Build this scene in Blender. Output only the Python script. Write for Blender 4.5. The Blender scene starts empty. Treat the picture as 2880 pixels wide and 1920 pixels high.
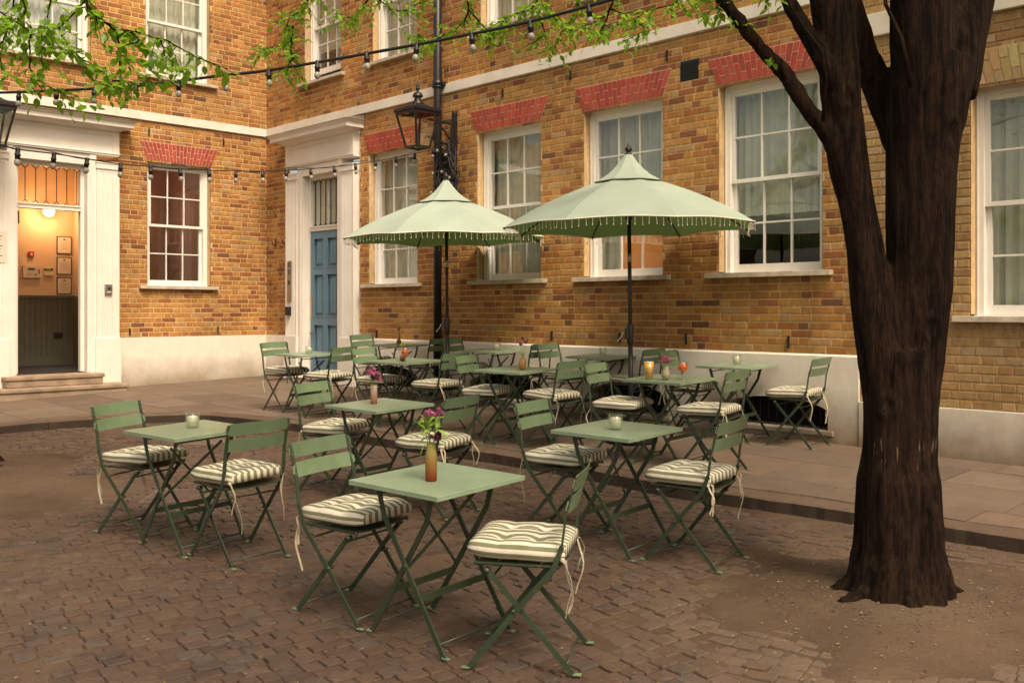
import bpy, math, random
import numpy as np
from mathutils import Vector, Matrix, noise
random.seed(7)
R=math.radians; PI=math.pi
sc=bpy.context.scene
COL=sc.collection

# ------------------------------------------------------------------ materials
def newmat(name):
    m=bpy.data.materials.new(name); m.use_nodes=True
    nt=m.node_tree; nt.nodes.clear()
    o=nt.nodes.new('ShaderNodeOutputMaterial'); b=nt.nodes.new('ShaderNodeBsdfPrincipled')
    nt.links.new(b.outputs[0],o.inputs[0])
    return m,nt,b,o
def N(nt,t,**k):
    n=nt.nodes.new(t)
    for a,v in k.items():
        if a.startswith('i_'):
            key=a[2:].replace('_',' ')
            n.inputs[key].default_value=v
        else: setattr(n,a,v)
    return n
def mixc(nt,f,a,b,mode='MIX'):
    n=nt.nodes.new('ShaderNodeMix'); n.data_type='RGBA'; n.blend_type=mode
    for i,v in ((0,f),(6,a),(7,b)):
        if isinstance(v,(int,float)): n.inputs[i].default_value=v
        elif isinstance(v,tuple): n.inputs[i].default_value=v if len(v)==4 else v+(1,)
        else: nt.links.new(v,n.inputs[i])
    return n.outputs[2]
def ramp(nt,src,stops):
    n=nt.nodes.new('ShaderNodeValToRGB'); cr=n.color_ramp
    while len(cr.elements)<len(stops): cr.elements.new(.5)
    for e,(p,c) in zip(cr.elements,stops):
        e.position=p; e.color=(c,c,c,1) if isinstance(c,(int,float)) else c+(1,)
    nt.links.new(src,n.inputs[0]); return n.outputs[0]
def coords(nt,kind='Object',scale=(1,1,1),rot=0):
    if kind=='World':
        g=nt.nodes.new('ShaderNodeNewGeometry'); s=g.outputs['Position']
    else:
        g=nt.nodes.new('ShaderNodeTexCoord'); s=g.outputs[kind]
    mp=nt.nodes.new('ShaderNodeMapping'); mp.inputs['Scale'].default_value=scale; mp.inputs['Rotation'].default_value=(0,0,rot)
    nt.links.new(s,mp.inputs[0]); return mp.outputs[0]
def noi(nt,vec,scale,detail=5,rough=.55):
    n=nt.nodes.new('ShaderNodeTexNoise'); n.inputs['Scale'].default_value=scale; n.inputs['Detail'].default_value=detail; n.inputs['Roughness'].default_value=rough
    nt.links.new(vec,n.inputs['Vector']); return n.outputs[0]
def bump(nt,b,h,strength=.3,dist=.01):
    n=nt.nodes.new('ShaderNodeBump'); n.inputs['Strength'].default_value=strength; n.inputs['Distance'].default_value=dist
    nt.links.new(h,n.inputs['Height']); nt.links.new(n.outputs[0],b.inputs['Normal']); return n
def pmat(name,col,rough=.6,var=.12,scale=6,bmp=.15,dist=.004,metal=0,kind='Object',fine=60,spec=.5,tint=None,vary=0):
    m,nt,b,o=newmat(name)
    v=coords(nt,kind); n1=noi(nt,v,scale); 
    lo=tuple(c*(1-var) for c in col); hi=tuple(min(1,c*(1+var)) for c in col)
    if tint: lo=tint
    c=mixc(nt,ramp(nt,n1,[(.3,0.),(.7,1.)]),lo,hi)
    if vary:
        oi=nt.nodes.new('ShaderNodeObjectInfo'); c=mixc(nt,1.0,c,ramp(nt,oi.outputs['Random'],[(0.,1-vary),(1.,1+vary*.6)]),'MULTIPLY')
        wr=ramp(nt,noi(nt,coords(nt,'World'),38,4,.8),[(.66,0.),(.72,.55)]); c=mixc(nt,wr,c,(.17,.17,.12))
        sm_=ramp(nt,noi(nt,coords(nt,'World'),4,5,.7),[(.35,.88),(.7,1.1)]); c=mixc(nt,1.0,c,sm_,'MULTIPLY')
    nt.links.new(c,b.inputs['Base Color'])
    b.inputs['Roughness'].default_value=rough; b.inputs['Metallic'].default_value=metal
    b.inputs['Specular IOR Level'].default_value=spec
    if bmp: bump(nt,b,noi(nt,v,fine,3),bmp,dist)
    return m
M={}
# bricks: colour comes from a per-brick face attribute, varied by noise
def brickmat(name,dark=(.16,.085,.04)):
    m,nt,b,o=newmat(name)
    at=N(nt,'ShaderNodeAttribute',attribute_name='bcol')
    v=coords(nt,'World'); vs=coords(nt,'World',(26,26,14))
    n1=ramp(nt,noi(nt,vs,1.0,4,.7),[(.3,.74),(.62,1.08)])
    n2=ramp(nt,noi(nt,v,1.1,4,.6),[(.3,.80),(.7,1.10)])
    c=mixc(nt,1.0,at.outputs['Color'],n1,'MULTIPLY'); c=mixc(nt,1.0,c,n2,'MULTIPLY')
    big=ramp(nt,noi(nt,coords(nt,'World',(.55,.55,.4)),1.0,5,.65),[(.32,.80),(.68,1.12)]); c=mixc(nt,1.0,c,big,'MULTIPLY')
    rain=ramp(nt,noi(nt,coords(nt,'World',(3.2,3.2,.35)),1.0,5,.7),[(.50,0.),(.78,.35)]); c=mixc(nt,rain,c,dark)
    sm=ramp(nt,noi(nt,coords(nt,'World',(1,1,.6)),2.3,6,.7),[(.57,0.),(.74,.5)])
    c=mixc(nt,sm,c,dark)
    nt.links.new(c,b.inputs['Base Color']); b.inputs['Roughness'].default_value=.92; b.inputs['Specular IOR Level'].default_value=.2
    bump(nt,b,noi(nt,v,70,4,.7),.55,.006); return m
M['brick']=brickmat('ochre_brick'); M['brick2']=brickmat('stock_brick',(.2,.13,.07))
M['white']=pmat('white_paint',(.76,.725,.655),.55,.05,3,.06,.003)
M['sash']=pmat('sash_paint',(.78,.75,.69),.45,.04,5,.04,.002)
M['stone']=pmat('sill_stone',(.42,.36,.27),.85,.25,9,.5,.01)
M['step']=pmat('step_stone',(.30,.22,.15),.85,.3,5,.6,.012)
M['lead']=pmat('lead_flashing',(.14,.12,.09),.75,.35,14,.5,.01)
M['blackiron']=pmat('black_iron',(.012,.011,.012),.42,.3,20,.15,.003)
M['black']=pmat('black_plastic',(.015,.014,.014),.5,.2,20,.05,.002)
M['dark']=pmat('dark_void',(.006,.006,.007),.9,.2,8,0)
M['bluedoor']=pmat('blue_door_paint',(.115,.22,.30),.45,.08,5,.05,.002)
M['brass']=pmat('brass',(.45,.28,.07),.35,.2,20,.05,.002,metal=.9)
M['steel']=pmat('steel',(.42,.40,.37),.35,.1,20,.05,.002,metal=.85)
M['curtain']=pmat('net_curtain',(.60,.60,.50),.95,.12,4,.1,.003)
M['room']=pmat('dim_room',(.06,.045,.035),.9,.2,3,0)
M['peach']=pmat('peach_wall',(.62,.43,.28),.8,.03,3,.05,.002)
M['pinkroom']=pmat('pink_brown_room',(.34,.18,.12),.85,.06,3,0)
M['dado']=pmat('grey_green_panel',(.105,.100,.070),.6,.1,5,.05,.002)
M['paper']=pmat('paper',(.66,.58,.48),.8,.04,20,0)
M['white_plastic']=pmat('white_plastic',(.62,.52,.42),.5,.03,20,0)
M['red']=pmat('red_plastic',(.45,.03,.02),.4,.1,20,0)
M['green']=pmat('green_powder_coat',(.042,.062,.035),.38,.10,12,.12,.0015,fine=400,tint=(.034,.052,.029),vary=.2)
M['greentop']=pmat('green_table_top',(.26,.35,.235),.28,.08,5,.10,.001,fine=500,tint=(.235,.32,.21),vary=.10)
M['greenlight']=pmat('green_slat',(.165,.240,.135),.36,.10,9,.12,.0015,fine=400,tint=(.14,.21,.115),vary=.16)
M['tie']=pmat('cotton_tie',(.50,.44,.32),.9,.15,30,.2,.002)
M['wax']=pmat('candle_wax',(.88,.82,.62),.5,.04,20,0)
M['cable']=pmat('cable_rubber',(.015,.013,.012),.6,.2,20,0)
M['flower']=pmat('magenta_petals',(.42,.06,.19),.8,.5,220,.2,.003,tint=(.46,.22,.30))
M['flowerdk']=pmat('maroon_petals',(.12,.02,.04),.8,.5,60,.2,.003)
M['stem']=pmat('flower_stem',(.20,.33,.04),.6,.3,30,0)
M['stripepaint']=pmat('brown_pole',(.04,.02,.012),.5,.3,12,.1,.003)
# plastered plinth, stained near the ground
def plinthmat():
    m,nt,b,o=newmat('rendered_plinth')
    v=coords(nt,'World'); g=nt.nodes.new('ShaderNodeNewGeometry'); s=nt.nodes.new('ShaderNodeSeparateXYZ'); nt.links.new(g.outputs['Position'],s.inputs[0])
    n=noi(nt,v,2.2,6,.65); n3=noi(nt,coords(nt,'World',(1,1,.35)),7,6,.7)
    a=N(nt,'ShaderNodeMath',operation='MULTIPLY_ADD'); nt.links.new(n,a.inputs[0]); a.inputs[1].default_value=-.55; nt.links.new(s.outputs[2],a.inputs[2])
    st=ramp(nt,a.outputs[0],[(.06,1.),(.62,0.)])
    c=mixc(nt,ramp(nt,n3,[(.35,0.),(.75,.8)]),(.77,.72,.62),(.66,.59,.48))
    c=mixc(nt,st,c,(.20,.145,.085)); nt.links.new(c,b.inputs['Base Color']); b.inputs['Roughness'].default_value=.85
    bump(nt,b,noi(nt,v,25,5,.7),.25,.008); return m
M['plinth']=plinthmat()
def bandmat():
    m,nt,b,o=newmat('painted_string_course'); v=coords(nt,'World')
    c=mixc(nt,ramp(nt,noi(nt,v,1.8,6,.7),[(.42,0.),(.78,1.)]),(.77,.725,.635),(.56,.50,.39)); nt.links.new(c,b.inputs['Base Color']); b.inputs['Roughness'].default_value=.8
    bump(nt,b,noi(nt,v,30,4),.2,.005); return m
M['band']=bandmat()
def archmat():
    m,nt,b,o=newmat('red_gauged_brick'); at=N(nt,'ShaderNodeAttribute',attribute_name='bcol'); v=coords(nt,'World')
    c=mixc(nt,1.0,at.outputs['Color'],ramp(nt,noi(nt,v,40,4),[(.3,.8),(.7,1.1)]),'MULTIPLY'); nt.links.new(c,b.inputs['Base Color']); b.inputs['Roughness'].default_value=.85
    bump(nt,b,noi(nt,v,90,3),.3,.003); return m
M['arch']=archmat()
def glassmat(name,tint=(1,1,1),refl=1.0,base=.06):
    m,nt,b,o=newmat(name); nt.nodes.remove(b)
    t=N(nt,'ShaderNodeBsdfTransparent'); t.inputs[0].default_value=tint+(1,)
    g=N(nt,'ShaderNodeBsdfGlossy'); g.inputs['Roughness'].default_value=.015; g.inputs[0].default_value=(1,1,1,1)
    bm=nt.nodes.new('ShaderNodeBump'); bm.inputs['Strength'].default_value=.12; bm.inputs['Distance'].default_value=.004
    nt.links.new(noi(nt,coords(nt,'World'),5,2),bm.inputs['Height']); nt.links.new(bm.outputs[0],g.inputs['Normal'])
    lw=N(nt,'ShaderNodeLayerWeight'); lw.inputs[0].default_value=.5
    f=N(nt,'ShaderNodeMath',operation='POWER'); nt.links.new(lw.outputs['Facing'],f.inputs[0]); f.inputs[1].default_value=3.5
    a=N(nt,'ShaderNodeMath',operation='MULTIPLY_ADD'); nt.links.new(f.outputs[0],a.inputs[0]); a.inputs[1].default_value=refl; a.inputs[2].default_value=base
    x=N(nt,'ShaderNodeMixShader'); nt.links.new(a.outputs[0],x.inputs[0]); nt.links.new(t.outputs[0],x.inputs[1]); nt.links.new(g.outputs[0],x.inputs[2]); nt.links.new(x.outputs[0],o.inputs[0]); return m
M['pane']=glassmat('window_glass',(.9,.93,.9),.9,.12)
M['lampglass']=glassmat('lantern_glass',(.93,.91,.84),.5,.10)
M['clear']=glassmat('clear_glass',(.97,.98,.95),.7,.05)
def liquid(name,col,rough=.05,trans=.9):
    m,nt,b,o=newmat(name); v=coords(nt,'Object'); c=mixc(nt,noi(nt,v,30),tuple(x*.85 for x in col),col)
    nt.links.new(c,b.inputs['Base Color']); b.inputs['Roughness'].default_value=rough; b.inputs['Transmission Weight'].default_value=trans; b.inputs['IOR'].default_value=1.33; return m
M['spritz']=pmat('orange_spritz',(.95,.11,.012),.15,.2,40,0)
M['beer']=pmat('lager',(.85,.40,.03),.12,.1,20,0)
M['foam']=pmat('beer_foam',(.8,.74,.55),.8,.05,30,0)
def vaseglass(name,lo,hi,h):
    m,nt,b,o=newmat(name); tc=nt.nodes.new('ShaderNodeTexCoord'); s=nt.nodes.new('ShaderNodeSeparateXYZ'); nt.links.new(tc.outputs['Object'],s.inputs[0])
    d=N(nt,'ShaderNodeMath',operation='DIVIDE'); nt.links.new(s.outputs[2],d.inputs[0]); d.inputs[1].default_value=h
    c=ramp(nt,d.outputs[0],[(.05,lo),(.85,hi)]); nt.links.new(c,b.inputs['Base Color']); b.inputs['Roughness'].default_value=.08; b.inputs['Transmission Weight'].default_value=.35; b.inputs['IOR'].default_value=1.3; return m
M['vase_amber']=vaseglass('amber_glass',(.30,.035,.012),(.42,.36,.11),.17)
M['vase_pink']=vaseglass('pink_glass',(.50,.14,.10),(.78,.60,.50),.14)
M['vase_brown']=vaseglass('brown_glass',(.45,.20,.06),(.52,.30,.12),.11)
M['vase_red']=vaseglass('dark_red_glass',(.25,.06,.03),(.45,.22,.14),.1)
M['vase_smoke']=vaseglass('smoky_glass',(.40,.34,.22),(.55,.48,.34),.11)
# cushion stripes run along u of the uv map
def cushmat():
    m,nt,b,o=newmat('striped_cotton'); uv=nt.nodes.new('ShaderNodeUVMap'); uv.uv_map='stripe'; s=nt.nodes.new('ShaderNodeSeparateXYZ'); nt.links.new(uv.outputs[0],s.inputs[0])
    a=N(nt,'ShaderNodeMath',operation='MULTIPLY'); nt.links.new(s.outputs[0],a.inputs[0]); a.inputs[1].default_value=2*PI/.0445
    q=N(nt,'ShaderNodeMath',operation='SINE'); nt.links.new(a.outputs[0],q.inputs[0])
    v=coords(nt,'Object'); 
    f=ramp(nt,q.outputs[0],[(.46,0.),(.54,1.)])
    r=nt.nodes.new('ShaderNodeMapRange'); nt.links.new(q.outputs[0],r.inputs[0]); r.inputs[1].default_value=-1; r.inputs[2].default_value=1
    f=ramp(nt,r.outputs[0],[(.47,0.),(.56,1.)])
    c=mixc(nt,f,(.70,.645,.53),(.20,.205,.115)); c=mixc(nt,1.0,c,ramp(nt,noi(nt,v,14,5),[(.3,.86),(.7,1.05)]),'MULTIPLY')
    nt.links.new(c,b.inputs['Base Color']); b.inputs['Roughness'].default_value=.95; b.inputs['Specular IOR Level'].default_value=.1
    bump(nt,b,noi(nt,v,260,2),.35,.002); return m
M['cushion']=cushmat()
def canopymat():
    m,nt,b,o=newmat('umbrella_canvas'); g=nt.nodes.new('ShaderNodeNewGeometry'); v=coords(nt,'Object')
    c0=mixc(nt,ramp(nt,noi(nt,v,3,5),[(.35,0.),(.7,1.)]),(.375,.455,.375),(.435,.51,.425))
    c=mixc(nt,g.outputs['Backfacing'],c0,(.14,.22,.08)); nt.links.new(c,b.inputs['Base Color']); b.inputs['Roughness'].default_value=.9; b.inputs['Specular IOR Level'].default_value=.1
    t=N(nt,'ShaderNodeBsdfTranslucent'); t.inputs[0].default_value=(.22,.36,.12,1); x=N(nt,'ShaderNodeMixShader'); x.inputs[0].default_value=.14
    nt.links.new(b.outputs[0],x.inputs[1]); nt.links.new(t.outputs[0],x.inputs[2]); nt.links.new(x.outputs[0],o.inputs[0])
    bump(nt,b,noi(nt,v,200,2),.15,.002); return m
M['canvas']=canopymat()
M['piping']=pmat('cream_piping',(.74,.70,.55),.8,.05,20,0)
M['bead']=pmat('cream_beads',(.62,.56,.42),.6,.1,30,0)
def leafmat(name,c1,c2,tr):
    m,nt,b,o=newmat(name); oi=nt.nodes.new('ShaderNodeAttribute'); oi.attribute_name='lv'
    c=mixc(nt,oi.outputs['Fac'],c1,c2); nt.links.new(c,b.inputs['Base Color']); b.inputs['Roughness'].default_value=.38
    t=N(nt,'ShaderNodeBsdfTranslucent'); t.inputs[0].default_value=tr+(1,); x=N(nt,'ShaderNodeMixShader'); x.inputs[0].default_value=.42
    nt.links.new(b.outputs[0],x.inputs[1]); nt.links.new(t.outputs[0],x.inputs[2]); nt.links.new(x.outputs[0],o.inputs[0]); return m
M['leaf']=leafmat('leaf',(.06,.14,.012),(.24,.37,.03),(.42,.72,.04))
def barkmat():
    m,nt,b,o=newmat('bark'); v=coords(nt,'World',(34,34,3.2)); v2=coords(nt,'World')
    n1=noi(nt,v,1,8,.78); n2=noi(nt,v2,3,5,.6)
    c=mixc(nt,ramp(nt,n1,[(.42,0.),(.62,1.)]),(.004,.0022,.0015),(.050,.026,.0145)); c=mixc(nt,ramp(nt,n2,[(.45,0.),(.8,.4)]),c,(.062,.036,.021))
    # pale scuffs low on the trunk
    g=nt.nodes.new('ShaderNodeNewGeometry'); s=nt.nodes.new('ShaderNodeSeparateXYZ'); nt.links.new(g.outputs['Position'],s.inputs[0])
    zr=ramp(nt,s.outputs[2],[(.80,0.),(.88,1.),(.95,1.),(1.0,0.)])
    sc_=ramp(nt,noi(nt,coords(nt,'World',(60,60,5)),1,3,.6),[(.60,0.),(.66,1.)])
    f=N(nt,'ShaderNodeMath',operation='MULTIPLY'); nt.links.new(zr,f.inputs[0]); nt.links.new(sc_,f.inputs[1])
    c=mixc(nt,f.outputs[0],c,(.26,.20,.13))
    c=mixc(nt,1.0,c,ramp(nt,noi(nt,coords(nt,'World',(40,40,16)),1,6,.8),[(.35,.55),(.65,1.35)]),'MULTIPLY')
    nt.links.new(c,b.inputs['Base Color']); b.inputs['Roughness'].default_value=.9; b.inputs['Specular IOR Level'].default_value=.12
    n4=noi(nt,coords(nt,'World',(70,70,22)),1,5,.8); hh=mixc(nt,.35,n1,n4); pl=nt.nodes.new('ShaderNodeRGBToBW'); nt.links.new(hh,pl.inputs[0])
    bump(nt,b,pl.outputs[0],1.0,.06); return m
M['bark']=barkmat()
def dirtmat():
    m,nt,b,o=newmat('dusty_earth'); v=coords(nt,'World')
    c=mixc(nt,ramp(nt,noi(nt,v,1.1,6,.65),[(.3,0.),(.72,1.)]),(.088,.056,.036),(.195,.137,.090)); c=mixc(nt,ramp(nt,noi(nt,v,60,4,.8),[(.3,0.),(.75,1.)]),mixc(nt,1.0,c,(.72,.7,.68),'MULTIPLY'),c)
    c=mixc(nt,ramp(nt,noi(nt,v,.9,5,.7),[(.6,0.),(.75,.35)]),c,(.085,.085,.035))
    nt.links.new(c,b.inputs['Base Color']); b.inputs['Roughness'].default_value=.95; b.inputs['Specular IOR Level'].default_value=.15
    bump(nt,b,noi(nt,v,90,5,.8),.8,.012); return m
M['dirt']=dirtmat()
def settmat():
    m,nt,b,o=newmat('worn_setts'); at=N(nt,'ShaderNodeAttribute',attribute_name='bcol'); v=coords(nt,'World')
    dust=ramp(nt,noi(nt,v,1.3,6,.7),[(.36,0.),(.66,.7)])
    c=mixc(nt,1.0,at.outputs['Color'],ramp(nt,noi(nt,v,34,6,.75),[(.25,.5),(.75,1.4)]),'MULTIPLY')
    g=nt.nodes.new('ShaderNodeNewGeometry'); d=N(nt,'ShaderNodeVectorMath',operation='DISTANCE'); nt.links.new(g.outputs['Position'],d.inputs[0]); d.inputs[1].default_value=(2.15,4.35,.15)
    ad=N(nt,'ShaderNodeMath',operation='MULTIPLY_ADD'); nt.links.new(noi(nt,v,2.5,6,.7),ad.inputs[0]); ad.inputs[1].default_value=-1.6; nt.links.new(d.outputs['Value'],ad.inputs[2])
    c=mixc(nt,dust,c,(.125,.079,.051)); c=mixc(nt,ramp(nt,ad.outputs[0],[(.15,.85),(1.,0.)]),c,(.155,.108,.072)); nt.links.new(c,b.inputs['Base Color'])
    rr=ramp(nt,noi(nt,v,5,4),[(.35,.5),(.65,.85)]); nt.links.new(rr,b.inputs['Roughness']); b.inputs['Specular IOR Level'].default_value=.35
    bump(nt,b,noi(nt,v,38,6,.72),.9,.012); return m
M['sett']=settmat()
def flagmat():
    m,nt,b,o=newmat('york_stone_flags'); at=N(nt,'ShaderNodeAttribute',attribute_name='bcol'); v=coords(nt,'World')
    c=mixc(nt,1.0,at.outputs['Color'],ramp(nt,noi(nt,v,4,6,.7),[(.25,.78),(.75,1.16)]),'MULTIPLY')
    c=mixc(nt,ramp(nt,noi(nt,v,.8,5,.7),[(.5,0.),(.72,.5)]),c,(.10,.07,.045)); nt.links.new(c,b.inputs['Base Color']); b.inputs['Roughness'].default_value=.78; b.inputs['Specular IOR Level'].default_value=.3
    bump(nt,b,noi(nt,v,22,6,.7),.5,.008); return m
M['flag']=flagmat()

# ------------------------------------------------------------------ mesh builder
class MB:
    def __init__(s,Mx=None): s.v=[];s.f=[];s.c=[];s.m=[];s.Mx=Mx; s.col=(1,1,1); s.mi=0; s.smooth=False; s.sm=[]
    def add(s,vs,fs):
        o=len(s.v)
        if s.Mx is not None: vs=[tuple(s.Mx@Vector(p)) for p in vs]
        s.v+= [tuple(p) for p in vs]
        for f in fs: s.f.append(tuple(i+o for i in f)); s.c.append(s.col); s.m.append(s.mi); s.sm.append(s.smooth)
    def box(s,a,b):
        x0,y0,z0=(min(a[i],b[i]) for i in range(3)); x1,y1,z1=(max(a[i],b[i]) for i in range(3))
        s.add([(x0,y0,z0),(x1,y0,z0),(x1,y1,z0),(x0,y1,z0),(x0,y0,z1),(x1,y0,z1),(x1,y1,z1),(x0,y1,z1)],
          [(0,3,2,1),(4,5,6,7),(0,1,5,4),(1,2,6,5),(2,3,7,6),(3,0,4,7)])
    def frus(s,a,b):   # a,b=(x0,x1,y0,y1,z)
        s.add([(a[0],a[2],a[4]),(a[1],a[2],a[4]),(a[1],a[3],a[4]),(a[0],a[3],a[4]),(b[0],b[2],b[4]),(b[1],b[2],b[4]),(b[1],b[3],b[4]),(b[0],b[3],b[4])],
          [(0,3,2,1),(4,5,6,7),(0,1,5,4),(1,2,6,5),(2,3,7,6),(3,0,4,7)])
    def bar(s,p,q,w,t,side):  # rectangular bar p->q, w along side vector, t along the third
        p=Vector(p);q=Vector(q);d=(q-p).normalized();sd=Vector(side);sd=(sd-d*sd.dot(d)).normalized();n=d.cross(sd)
        vs=[];
        for e in (p,q):
            for a,b in ((-1,-1),(1,-1),(1,1),(-1,1)): vs.append(e+sd*(a*w/2)+n*(b*t/2))
        s.add(vs,[(0,3,2,1),(4,5,6,7),(0,1,5,4),(1,2,6,5),(2,3,7,6),(3,0,4,7)])
    def tube(s,pts,r,n=8,cap=True):
        pts=[Vector(p) for p in pts]; k=len(pts); rs=r if isinstance(r,(list,tuple)) else [r]*k
        vs=[];fs=[]; ref=Vector((0,0,1)) if abs((pts[-1]-pts[0]).normalized().z)<.9 else Vector((1,0,0))
        for i,p in enumerate(pts):
            d=(pts[min(i+1,k-1)]-pts[max(i-1,0)])
            d=d.normalized() if d.length>1e-9 else Vector((0,0,1))
            a=ref-d*ref.dot(d); a=a.normalized() if a.length>1e-6 else d.orthogonal().normalized(); ref=a; b=d.cross(a)
            for j in range(n):
                t=2*PI*j/n; vs.append(p+(a*math.cos(t)+b*math.sin(t))*rs[i])
        for i in range(k-1):
            for j in range(n): fs.append((i*n+j,i*n+(j+1)%n,(i+1)*n+(j+1)%n,(i+1)*n+j))
        if cap: fs.append(tuple(range(n-1,-1,-1))); fs.append(tuple((k-1)*n+j for j in range(n)))
        s.smooth,o=True,s.smooth; s.add(vs,fs); s.smooth=o
    def lathe(s,prof,n=20,c=(0,0,0)):
        vs=[];fs=[]
        for r,z in prof:
            for j in range(n):
                t=2*PI*j/n; vs.append((c[0]+r*math.cos(t),c[1]+r*math.sin(t),c[2]+z))
        for i in range(len(prof)-1):
            for j in range(n): fs.append((i*n+j,i*n+(j+1)%n,(i+1)*n+(j+1)%n,(i+1)*n+j))
        fs.append(tuple(range(n-1,-1,-1))); fs.append(tuple((len(prof)-1)*n+j for j in range(n)))
        s.smooth,o=True,s.smooth; s.add(vs,fs); s.smooth=o
    def ball(s,c,r,n=8,sz=1):
        s.lathe([(max(.0005,r*math.sin(PI*i/n)),-r*sz*math.cos(PI*i/n)) for i in range(n+1)],n+2,c)
    def build(s,name,mats,parent=None,color=False,bevel=0):
        me=bpy.data.meshes.new(name)
        off=Vector((0,0,0))
        if s.Mx is not None and parent is not None:
            q=parent
            while q: off+=Vector(q.location); q=q.parent
        if off.length>0: me.from_pydata([(a[0]-off.x,a[1]-off.y,a[2]-off.z) for a in s.v],[],s.f)
        else: me.from_pydata(s.v,[],s.f)
        for m in (mats if isinstance(mats,list) else [mats]): me.materials.append(M[m])
        me.polygons.foreach_set('use_smooth',s.sm)
        if isinstance(mats,list): me.polygons.foreach_set('material_index',s.m)
        if color:
            a=me.attributes.new('bcol','FLOAT_COLOR','FACE'); a.data.foreach_set('color',np.array([tuple(c)+(1,) for c in s.c],dtype=np.float32).ravel())
        me.update()
        o=bpy.data.objects.new(name,me); COL.objects.link(o)
        if parent is not None: o.parent=parent
        if bevel:
            md=o.modifiers.new('bevel','BEVEL'); md.width=bevel; md.segments=2; md.limit_method='ANGLE'; md.angle_limit=R(40)
        return o
def tag(o,label=None,cat=None,group=None,kind=None):
    if label: o['label']=label
    if cat: o['category']=cat
    if group: o['group']=group
    if kind: o['kind']=kind
    return o
def empty(name,loc,rot=None,label=None,cat=None,group=None):
    o=bpy.data.objects.new(name,None); COL.objects.link(o); o.location=loc; o.empty_display_size=.1
    if rot is not None: o.rotation_euler=rot
    return tag(o,label,cat,group)

# ------------------------------------------------------------------ layout
GX,GY,PAV=.009,.0295,.06
def gz(x,y,pav=0): return GX*x+GY*y+pav
TILT=Vector((-GX,-GY,1)).normalized()
TQ=Vector((0,0,1)).rotation_difference(TILT)
def rot_for(a): return (TQ.to_matrix()@Matrix.Rotation(a,3,'Z')).to_euler()
C0=Vector((-4.16,16.3,0))
FR=Matrix.Translation(C0)@Matrix(((.7037,.7105,0,0),(-.7105,.7037,0,0),(0,0,1,0),(0,0,0,1)))   # right wall: x along wall, y into wall
FL=Matrix.Translation(C0)@Matrix(((.7105,-.7037,0,0),(.7037,.7105,0,0),(0,0,1,0),(0,0,0,1)))   # left wall: x = -distance from the corner

# ---- brickwork (Flemish bond, every brick modelled)
def rects(u0,u1,z0,z1,holes):
    us=sorted({u0,u1,*[max(u0,min(u1,h[0])) for h in holes],*[max(u0,min(u1,h[1])) for h in holes]})
    zs=sorted({z0,z1,*[max(z0,min(z1,h[2])) for h in holes],*[max(z0,min(z1,h[3])) for h in holes]})
    for a,b in zip(us,us[1:]):
        for c,d in zip(zs,zs[1:]):
            if not any(h[0]-1e-6<=a and b<=h[1]+1e-6 and h[2]-1e-6<=c and d<=h[3]+1e-6 for h in holes): yield a,b,c,d
PAL1=[((.46,.225,.064),10),((.50,.27,.088),5),((.41,.185,.055),6),((.34,.135,.048),3.6),((.27,.105,.047),2.0),((.18,.088,.048),.6),((.43,.26,.118),2)]
PAL2=[((.43,.275,.120),7),((.40,.25,.105),6),((.37,.225,.095),5),((.32,.185,.08),3),((.41,.285,.145),3)]
def bricks(mb,P,u0,u1,z0,z1,holes=(),pal=PAL1,mortar=(.68,.47,.245),cz=.075,zb=1.19,rnd=None,per=(.215,.1025)):
    rnd=rnd or random.Random(3)
    cols=[c for c,w in pal]; ws=[w for c,w in pal]
    mb.col=mortar
    for a,b,c,d in rects(u0,u1,z0,z1,holes): mb.add([P(a,c,.006),P(b,c,.006),P(b,d,.006),P(a,d,.006)],[(0,1,2,3)])
    k=math.floor((z0-zb)/cz+1e-6); j=.0073
    period=sum(per)+.02
    while zb+k*cz<z1-.02:
        a=zb+k*cz; b=min(a+cz,z1); a=max(a,z0); zm=(a+b)/2
        iv=[(u0,u1)]
        for h in holes:
            if h[2]<zm<h[3]:
                niv=[]
                for p,q in iv:
                    if h[1]<=p or h[0]>=q: niv.append((p,q)); continue
                    if h[0]>p: niv.append((p,h[0]))
                    if h[1]<q: niv.append((h[1],q))
                iv=niv
        u=math.floor(u0/period)*period-period+(period/2 if k%2 else 0)+rnd.uniform(-.012,.012); i=0
        while u<u1:
            L=per[i%2]+rnd.uniform(-.006,.006); s,e=u,u+L; u=e+.01; i+=1
            for p,q in iv:
                x0=max(s,p); x1=min(e,q)
                if x1-x0<.025: continue
                c=rnd.choices(cols,ws)[0]; g=rnd.uniform(.88,1.10); t=rnd.uniform(-.02,.03)
                mb.col=(c[0]*g,c[1]*g*(1+t),c[2]*g)
                d=rnd.uniform(-.002,.0015); r=lambda:rnd.uniform(-.0022,.0022)
                A=(x0+r(),a+j+r());B=(x1+r(),a+j+r());Cc=(x1+r(),b-j+r());D=(x0+r(),b-j+r()); q_=.004
                mb.add([P(*A,.0058),P(*B,.0058),P(*Cc,.0058),P(*D,.0058),P(A[0]+q_,A[1]+q_,d),P(B[0]-q_,B[1]+q_,d),P(Cc[0]-q_,Cc[1]-q_,d),P(D[0]+q_,D[1]-q_,d)],
                    [(4,5,6,7),(0,1,5,4),(1,2,6,5),(2,3,7,6),(3,0,4,7)])
        k+=1
def flatP(mb): return lambda u,z,d: (u,d,z)

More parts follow.
